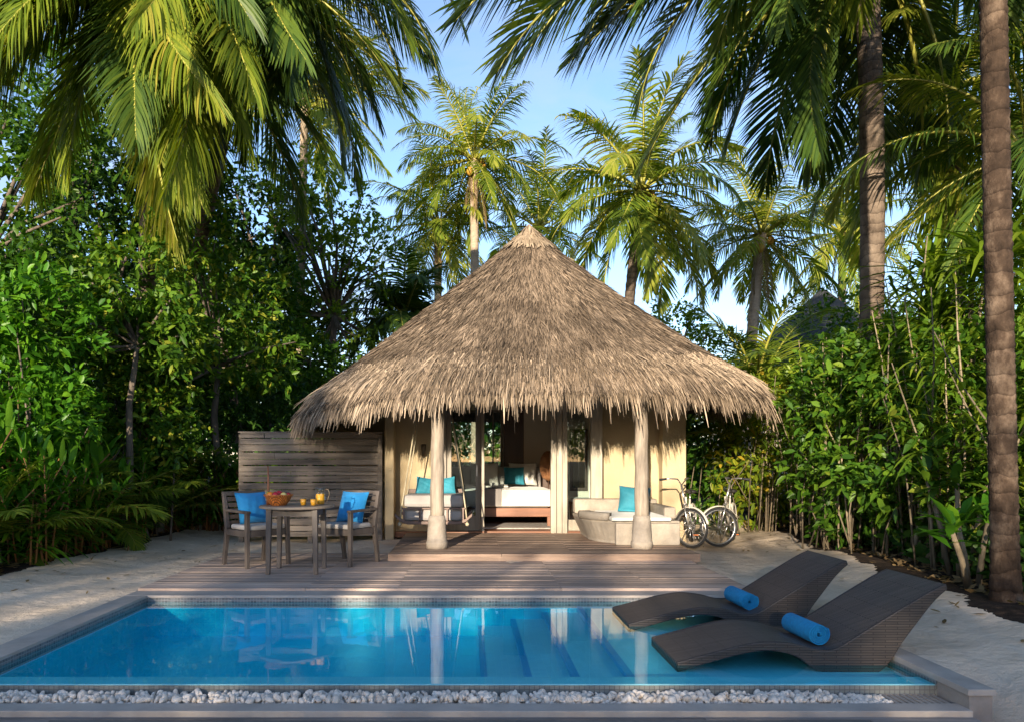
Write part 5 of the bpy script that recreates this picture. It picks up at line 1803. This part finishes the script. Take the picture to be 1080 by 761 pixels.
shrub('broadleaf_tree', 'tall dark tree at the picture edge behind the big near palm', 'tree', (-9.6, 14.5, 0), [((0, 0, 6.4), (1.9, 1.3, 1.8), 380), ((1.6, 0.3, 8.2), (1.6, 1.2, 1.5), 280), ((1.3, 0, 4.6), (1.5, 1.2, 1.4), 260)], 'leaf_mid', 0.2, 8, 0.45, 0.25, seed=11, trunk=((0.1, 0, 5), 0.14), stems=14, stem_r=0.05, near=False)
shrub('broadleaf_shrub', 'leafy bush hiding the foot of the big near palm', 'shrub', (-5.2, 11.6, 0), [((0.1, 0, 1.8), (0.9, 0.5, 1.0), 300), ((0.1, 0, 3.0), (0.8, 0.5, 0.7), 170)], 'leaf_mid', 0.15, 10, 0.45, 0.25, seed=12, stems=10, group='garden shrubs beside the path')
shrub('broadleaf_tree', 'dark leafy tree filling the space between sapling and thatch roof', 'tree', (-4.45, 13.0, 0), [((0, 0, 4.1), (1.2, 0.9, 0.9), 230), ((-0.7, 0, 3.1), (0.9, 0.8, 0.8), 130), ((0.8, 0.1, 3.0), (0.8, 0.8, 0.7), 110), ((-0.3, 0.1, 5.2), (0.8, 0.7, 0.6), 90)], 'leaf_mid', 0.16, 9, 0.46, 0.25, seed=13, trunk=((0.1, 0, 2.9), 0.07), stems=16, stem_r=0.03)
for q_, (x_, y_, z_, lab_) in enumerate(((-9.4, 17.5, 8.3, 'tall dark tree behind the hanging fronds, at the edge of the garden'), (-7.2, 18.5, 8.2, 'tall dark tree right behind the hanging fronds of the big near palm'), (-5.2, 19.0, 7.0, 'tall dark tree behind the tips of the hanging blue green fronds'))):
    shrub('broadleaf_tree', lab_, 'tree', (x_, y_, 0), [((0, 0, z_), (1.5, 1.1, 1.4), 420), ((0.4, 0, z_ - 2.2), (1.5, 1.1, 1.3), 380), ((-0.5, 0, z_ - 4.2), (1.5, 1.1, 1.3), 300)], 'leaf_dark', 0.22, 8, 0.46, 0.25, seed=60 + q_, trunk=((0.1, 0, z_ - 2.4), 0.12), stems=14, stem_r=0.05, near=False)
# right of the pool
GR = 'garden shrubs behind the loungers'
RS = [(4.55, 14.3, 1.1, 1.0, 1.3, 'leaf_mid', 240, 'dark bush at the back of the sand behind the first bicycle'),
      (5.1, 13.0, 1.3, 1.0, 1.4, 'leaf_olive', 260, 'yellow green bush at the bend of the sand behind the second bicycle'),
      (5.7, 11.8, 1.5, 1.0, 1.5, 'leaf_mid', 270, 'tall mid green bush following the bushes behind the bicycles'),
      (5.15, 10.2, 1.5, 0.9, 1.5, 'leaf_mid', 260, 'bush with thin bare stems behind the head of the farther lounger'),
      (5.25, 9.3, 1.5, 0.9, 1.5, 'leaf_mid', 280, 'bush with thin bare stems behind the smooth grey palm trunk'),
      (5.35, 8.2, 1.3, 0.8, 1.2, 'leaf_mid', 210, 'bush behind the head of the nearer lounger'),
      (5.7, 7.1, 1.2, 0.7, 1.2, 'leaf_mid', 170, 'bush right behind the thick rough brown trunk')]
for i, (x, y, z, rx, rz_, lm, nt_, lab) in enumerate(RS):
    shrub('broadleaf_shrub', lab, 'shrub', (x, y, 0), [((0, 0, z), (rx, 0.8, rz_), nt_), ((0.3, 0.2, z + 1.0), (rx * 0.8, 0.7, 0.7), nt_ * 0.4)], lm, 0.155, 8, 0.46, 0.3, seed=20 + i, stems=18, stem_m='stem_pale', stem_r=0.012, group=GR)
shrub('broadleaf_shrub', 'high sunlit bush above the row of bushes beside the smooth grey trunk', 'shrub', (7.0, 12.6, 0), [((0, 0, 2.9), (1.3, 0.9, 1.0), 260), ((-0.9, 0.2, 2.4), (0.9, 0.8, 0.9), 170), ((1.2, 0, 2.6), (1.0, 0.8, 1.2), 200)], 'leaf_sunny', 0.17, 8, 0.46, 0.3, seed=30, stems=14, stem_m='stem_pale', stem_r=0.016, group=GR)
shrub('broadleaf_shrub', 'high sunlit bush filling the space between the two near trunks', 'shrub', (6.9, 10.2, 0), [((0, 0, 2.6), (1.0, 0.8, 0.9), 230), ((0.8, 0, 2.0), (0.8, 0.8, 1.0), 170)], 'leaf_bright', 0.18, 9, 0.42, 0.3, seed=31, stems=14, stem_m='stem_pale', stem_r=0.016, group=GR)
shrub('broadleaf_shrub', 'dark leafy bush at the picture edge beyond the brown trunk', 'shrub', (6.7, 8.6, 0), [((0, 0, 1.6), (0.8, 0.8, 1.5), 250)], 'leaf_mid', 0.17, 9, 0.42, 0.3, seed=32, stems=12, stem_m='stem_pale', stem_r=0.016, group=GR)
shrub('broadleaf_tree', 'round sunlit tree top showing behind the roof slope under the leaning palm', 'tree', at(712, 500, 22) + Vector((0, 0, -0.8)), [((0, 0, 5.0), (1.5, 1.2, 0.9), 240), ((1.2, 0, 4.3), (1.3, 1.1, 0.8), 180), ((0.2, 0, 3.4), (1.9, 1.2, 1.0), 220)], 'leaf_sunny', 0.17, 7, 0.5, 0.25, seed=33, trunk=((0, 0, 3.6), 0.13), stems=14, stem_r=0.05, near=False)
shrub('broadleaf_tree', 'background tree behind the dark young palm and the far hut', 'tree', (10.5, 21, 0), [((0, 0, 5.0), (1.8, 1.2, 1.2), 300), ((1.9, 0, 4.2), (1.6, 1.1, 1.4), 260), ((-1.6, 0, 3.6), (1.3, 1.1, 1.0), 200), ((3.6, 0, 5.2), (1.6, 1.1, 1.5), 260)], 'leaf_mid', 0.18, 7, 0.5, 0.25, seed=34, trunk=((0, 0, 3.6), 0.13), stems=14, stem_r=0.05, near=False)


# ---- rosette and strap leaved plants
def strap_plant(name, label, base, n, L, W, m, seed, rise=(20, 85), bend=0.6, stem=0.0, stem_m='stem_pale', group=None, heads=1, cat='plant', tmpl=None):
    rg = np.random.default_rng(seed)
    t = thing(name, label, cat, base, 0, group)
    parts = []
    b = MB()
    for h in range(heads):
        hx, hy = (0, 0) if heads == 1 else (rg.normal() * 0.28, rg.normal() * 0.22)
        hz = stem * rg.uniform(0.75, 1.1)
        top = np.array([hx, hy, hz])
        if stem > 0:
            b.tube([(hx * 0.3, hy * 0.3, -0.05), (hx * 0.6, hy * 0.6, hz * 0.5), (hx, hy, hz)], [0.03, 0.026, 0.022], 7)
        k = n // heads
        az = np.arange(k) * 2.39996 + rg.uniform(0, 6)
        el = np.radians(rg.uniform(rise[0], rise[1], k))
        D = np.stack([np.cos(az) * np.cos(el), np.sin(az) * np.cos(el), np.sin(el)], -1)
        N = np.stack([-np.cos(az) * np.sin(el), -np.sin(az) * np.sin(el), np.cos(el)], -1)
        P = top + rg.normal(size=(k, 3)) * np.array([0.02, 0.02, 0.05])
        parts.append(leaves(P, D, N, L * rg.uniform(0.65, 1.15, k), W, bend * rg.uniform(0.5, 1.4, k), tmpl or STRAP, 0.3))
    V, F = merge(parts)
    np_mesh('foliage', V, F, M[m], t)
    if stem > 0:
        b.build('stem', M[stem_m], t, True)
    return t


strap_plant('screw_pine', 'sunlit screw pine with long arching strap leaves between the two near trunks', (6.15, 9.7, 0), 240, 1.25, 0.055, 'leaf_sunny', 1, (0, 85), 0.6, 3.75, heads=4)
strap_plant('screw_pine', 'dark screw pine with long strap leaves at the picture edge behind the brown trunk', (6.1, 8.3, 0), 150, 1.2, 0.06, 'leaf_sunny', 2, (0, 85), 0.55, 3.4, heads=3)
strap_plant('broad_rosette', 'low plant with long paddle leaves in front of the bushes behind the farther lounger', (4.95, 8.6, 0.15), 26, 0.42, 0.26, 'leaf_mid', 3, (10, 75), 0.35, 0.75, heads=2, tmpl=LEAF_NEAR, group='rosette plants by the sand')
strap_plant('broad_rosette', 'glossy rosette plant at the foot of the rough brown trunk', (4.72, 7.0, 0.12), 44, 0.4, 0.27, 'leaf_bright', 4, (5, 75), 0.35, 0.5, heads=3, tmpl=LEAF_NEAR, group='rosette plants by the sand')
strap_plant('broad_rosette', 'taller rosette plant among the bushes above the nearer lounger head', (5.05, 7.7, 0.1), 40, 0.38, 0.28, 'leaf_mid', 5, (5, 75), 0.35, 1.0, heads=3, tmpl=LEAF_NEAR, group='rosette plants by the sand')


def ginger_data(seed):
    """upright canes with leaves set alternately up the cane"""
    rg = np.random.default_rng(seed)
    parts = []
    b = MB()
    for k in range(14):
        a = rg.uniform(0, 2 * PI)
        r = rg.uniform(0.03, 0.3)
        lean = rg.normal(size=2) * 0.16
        h = rg.uniform(0.75, 1.35)
        p0 = Vector((r * math.cos(a), r * math.sin(a), -0.05))
        p1 = Vector((p0.x + lean[0] * 0.4, p0.y + lean[1] * 0.4, h * 0.55))
        p2 = Vector((p0.x + lean[0] * 1.3, p0.y + lean[1] * 1.3, h))
        b.tube([p0, p1, p2], [0.014, 0.011, 0.006], 6)
        nl = int(rg.integers(13, 20))
        ts = np.linspace(0.16, 1.0, nl)
        P = np.array([list(p0 * (1 - t) ** 2 + p1 * 2 * t * (1 - t) + p2 * t * t) for t in ts])
        az = rg.uniform(0, 6) + np.arange(nl) * 2.5
        el = np.radians(np.linspace(15, 70, nl) + rg.normal(0, 12, nl))
        D = np.stack([np.cos(az) * np.cos(el), np.sin(az) * np.cos(el), np.sin(el)], -1)
        N = np.stack([-np.cos(az) * np.sin(el), -np.sin(az) * np.sin(el), np.cos(el)], -1)
        parts.append(leaves(P, D, N, rg.uniform(0.24, 0.46, nl), rg.uniform(0.12, 0.22), rg.uniform(0.25, 0.6, nl), STRAP, 0.3))
    V, F = merge(parts)
    return np_data('foliage', V, F, M['leaf_bright']), b


GINGER = []
for s_ in range(4):
    me, b_ = ginger_data(40 + s_)
    o_ = b_.build('canes', M['stem_orange'], None, True)
    GINGER.append((me, o_.data))
    bpy.data.objects.remove(o_)
ORD = ['first', 'second', 'third', 'fourth', 'fifth', 'sixth', 'seventh', 'eighth', 'ninth', 'tenth', 'eleventh', 'twelfth', 'thirteenth', 'fourteenth']


def ginger(x, y, s, k, label, grp, dark=False):
    me, st_ = GINGER[k % 4]
    t = thing('ginger_clump', label, 'plant', (x, y, pz(x, y)), k * 1.7, grp)
    for nm, d in (('foliage', me), ('canes', st_)):
        o = bpy.data.objects.new(nm, d)
        COL.objects.link(o)
        o.parent = t
    t.scale = (s, s, s * random.uniform(0.9, 1.1))
    return t


for i in range(14):
    y = 7.7 + i * 0.43
    ginger(-5.12 - 0.12 * math.sin(i * 2.1) - (0.0 if y > 8.2 else 0.12), y, random.uniform(0.8, 1.05), i, '%s leafy cane plant of the front row on the sand edge, counted from the pool' % ORD[i], 'front row of cane plants')
for i in range(11):
    y = 8.6 + i * 0.5
    ginger(-5.75 - 0.15 * math.sin(i * 1.7), y, random.uniform(1.15, 1.5), i + 2, '%s tall cane plant of the back row on the bed, counted from the pool' % ORD[i], 'back row of cane plants')
for i in range(6):
    y = 12.9 + 0.05 * i
    x = -4.9 + i * 0.33
    ginger(x, y, random.uniform(0.8, 1.1), i + 1, '%s dark cane plant behind the slatted screen, counted from the sand edge' % ORD[i], 'cane plants behind the screen')
# tall canes with narrow leaves between the bushes behind the loungers
def cane_data(seed):
    rg = np.random.default_rng(seed)
    parts = []
    b = MB()
    for k in range(11):
        a = rg.uniform(0, 2 * PI)
        r = rg.uniform(0.03, 0.28)
        lean = rg.normal(size=2) * 0.28
        h = rg.uniform(2.0, 3.3)
        p0 = Vector((r * math.cos(a), r * math.sin(a), -0.05))
        p1 = Vector((p0.x + lean[0] * 0.3, p0.y + lean[1] * 0.3, h * 0.55))
        p2 = Vector((p0.x + lean[0] * 1.3, p0.y + lean[1] * 1.3, h))
        b.tube([p0, p0.lerp(p1, 0.5), p1, p1.lerp(p2, 0.5) + Vector((lean[0] * 0.1, 0, 0)), p2], [0.013, 0.013, 0.011, 0.009, 0.005], 6)
        nl = int(rg.integers(30, 44))
        ts = rg.uniform(0.3, 1.0, nl)
        P = np.array([list(p0 * (1 - t) ** 2 + p1 * 2 * t * (1 - t) + p2 * t * t) for t in ts]) + rg.normal(size=(nl, 3)) * 0.05
        az = rg.uniform(0, 6.3, nl)
        el = np.radians(rg.uniform(-5, 60, nl))
        D = np.stack([np.cos(az) * np.cos(el), np.sin(az) * np.cos(el), np.sin(el)], -1)
        N = np.stack([-np.cos(az) * np.sin(el), -np.sin(az) * np.sin(el), np.cos(el)], -1)
        parts.append(leaves(P, D, N, rg.uniform(0.2, 0.42, nl), rg.uniform(0.08, 0.14), rg.uniform(0.3, 0.8, nl), STRAP, 0.3))
    V, F = merge(parts)
    return np_data('foliage', V, F, M['leaf_sunny'], True), b


CANE = []
for s_ in range(3):
    me, b_ = cane_data(70 + s_)
    o_ = b_.build('canes', M['stem_pale'], None, True)
    CANE.append((me, o_.data))
    bpy.data.objects.remove(o_)
for i, (x, y, s_) in enumerate(((4.95, 12.4, 0.8), (5.05, 11.2, 0.9), (4.95, 10.0, 1.0), (5.3, 9.0, 1.05), (5.15, 8.0, 1.0), (5.35, 7.1, 1.05), (6.0, 9.0, 1.25), (6.3, 10.8, 1.3))):
    t = thing('cane_plant', '%s tall narrow leaved cane plant between the bushes behind the loungers, counted from the bicycles' % ORD[i], 'plant', (x, y, pz(x, y)), i * 1.3, 'tall canes behind the loungers')
    for nm, d in zip(('foliage', 'canes'), CANE[i % 3]):
        o = bpy.data.objects.new(nm, d)
        COL.objects.link(o)
        o.parent = t
    t.scale = (s_, s_, s_)
# dead leaves and creeping cover on the beds
def litter():
    rg = np.random.default_rng(5)
    n = 5200
    side = rg.random(n) < 0.5
    y = rg.uniform(5.0, 16, n)
    x = np.where(side, -4.95 - rg.exponential(0.8, n), 3.55 + 0.14 * y + rg.exponential(0.9, n))
    z = np.array([pz(a, c) for a, c in zip(x, y)]) + 0.012
    D = rg.normal(size=(n, 3)) * np.array([1, 1, 0.25])
    N = np.array([0, 0, 1.0]) + rg.normal(size=(n, 3)) * 0.3
    V, F = leaves(np.stack([x, y, z], -1), D, N, rg.uniform(0.05, 0.13, n), 0.45, -0.1, LEAF_FAR, 0)
    tag(np_mesh('leaf_litter', V, F, M['palm_dry']), 'dry brown leaves scattered over the dark soil of the beds', 'leaf litter', kind='stuff')
    # fallen leaves on the sand and the deck
    n = 170
    y = rg.uniform(5.0, 14, n)
    x = np.where(rg.random(n) < 0.5, -4.7 + rg.exponential(0.5, n), 3.4 + 0.13 * y - rg.exponential(0.5, n))
    ok = (x < -3.35) | (x > 3.05)
    x, y = x[ok], y[ok]
    z = np.array([pz(a, c) for a, c in zip(x, y)]) + 0.012
    k = len(x)
    D = rg.normal(size=(k, 3)) * np.array([1, 1, 0.15])
    V, F = leaves(np.stack([x, y, z], -1), D, np.array([0, 0, 1.0]) + rg.normal(size=(k, 3)) * 0.2, rg.uniform(0.04, 0.1, k), 0.4, -0.1, LEAF_NEAR, 0.25)
    tag(np_mesh('fallen_leaves', V, F, M['palm_dry']), 'few dry leaves fallen on the sand along the beds', 'leaf litter', kind='stuff')
    n = 9000
    side = rg.random(n) < 0.4
    y = rg.uniform(6.0, 17, n)
    x = np.where(side, -5.3 - rg.exponential(1.2, n), 3.85 + 0.14 * y + rg.exponential(1.0, n))
    z = np.array([pz(a, c) for a, c in zip(x, y)])
    D = rg.normal(size=(n, 3)) * np.array([1, 1, 0.3]) + np.array([0, 0, 0.9])
    N = rg.normal(size=(n, 3)) + np.array([0, -0.5, 0.6])
    z = z + rg.uniform(0.0, 0.45, n)
    V, F = leaves(np.stack([x, y, z], -1), D, N, rg.uniform(0.1, 0.22, n), 0.4, 0.3, LEAF_NEAR, 0.2)
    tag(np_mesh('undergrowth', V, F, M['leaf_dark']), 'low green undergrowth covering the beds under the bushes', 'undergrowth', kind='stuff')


litter()


# ---- far wood closing the horizon
def far_wood():
    rg = np.random.default_rng(9)
    n = 60000
    x = rg.uniform(-34, 40, n)
    y = rg.uniform(25, 34, n)
    h = 3.6 + 1.1 * np.sin(x * 0.5) + 0.8 * np.sin(x * 1.3 + 1) + 0.5 * np.sin(x * 2.9) + np.where(x < -3, 1.0, 0) + np.where(x > 9, 1.0, 0)
    z = h * rg.random(n) ** 0.75
    D = rg.normal(size=(n, 3)) + np.array([0, 0, 0.2])
    N = rg.normal(size=(n, 3)) + np.array([0, -0.6, 0.8])
    V, F = leaves(np.stack([x, y, z], -1), D, N, rg.uniform(0.25, 0.5, n), 0.45, 0.2, LEAF_FAR, 0)
    tag(np_mesh('far_wood', V, F, M['leaf_mid']), 'far mass of green trees closing the view behind the garden', 'wood', kind='stuff')
    # dense bushes on both flanks, behind the plants one can tell apart
    n = 46000
    s = rg.random(n) < 0.5
    y = rg.uniform(7.5, 20, n)
    x = np.where(s, -7.4 - rg.exponential(1.4, n), 7.2 + 0.1 * y + rg.exponential(1.4, n))
    h = np.where(s, 3.4, 2.9) + 0.5 * np.sin(y * 1.7 + x) + 0.5 * np.sin(x * 2.3)
    z = np.maximum(h, 1) * rg.random(n) ** 0.8
    D = rg.normal(size=(n, 3)) + np.array([0, 0, 0.3])
    N = rg.normal(size=(n, 3)) + np.array([0, -0.4, 0.8])
    V, F = leaves(np.stack([x, y, z], -1), D, N, rg.uniform(0.12, 0.24, n), 0.42, 0.25, LEAF_FAR, 0)
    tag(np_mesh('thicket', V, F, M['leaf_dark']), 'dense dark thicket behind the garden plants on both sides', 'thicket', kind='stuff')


far_wood()

# ---- far hut on the right
fh = thing('far_hut', 'dark grey thatched hut roof half hidden behind the bushes beyond the bungalow', 'hut', (11.8, 25, 0))
MB().lathe([(4.6, 3.05), (3.0, 4.3), (1.4, 5.7), (0.1, 6.9)], 24).build('roof', M['old_thatch'], fh, True)
MB().lathe([(3.6, -0.1), (3.6, 3.2)], 24).build('wall', M['inner_wall'], fh)
MB().box(-0.5, 0.5, -3.66, -3.5, 0, 2.1).build('door', M['dark_wood'], fh)

# ---- unseen trees added behind the camera to shade the pool; mirrored in the glass
def behind():
    rg = np.random.default_rng(21)
    n = 34000
    x = rg.uniform(-24, 8, n)
    y = -25 + rg.normal(0, 0.9, n)
    h = 5.75 + 0.4 * np.sin(x * 0.9) + 0.3 * np.sin(x * 2.3 + 1) + 0.3 * np.sin(x * 4.9) - 0.5 * np.clip(1 - np.abs(x + 6.0) / 2.4, 0, 0.7) + 4.3 * np.clip(1 - np.abs(x + 12.0) / 1.8, 0, 0.6)  # crest raised and lowered to shape the shade on screen and sand
    z = h * (1 - 0.75 * rg.random(n) ** 1.5)
    # thinner growth towards the top
    top = rg.random(n) < 0.2
    z = np.where(top, h + rg.exponential(0.55, n), z)
    D = rg.normal(size=(n, 3)) + np.array([0, 0, 0.3])
    N = rg.normal(size=(n, 3)) + np.array([0, 0.4, 0.8])
    V, F = leaves(np.stack([x, y, z], -1), D, N, rg.uniform(0.22, 0.42, n), 0.45, 0.2, LEAF_FAR, 0)
    tag(np_mesh('shade_trees', V, F, M['leaf_mid']), 'unseen row of leafy trees added behind the camera to shade the pool', 'trees', kind='stuff')


behind()
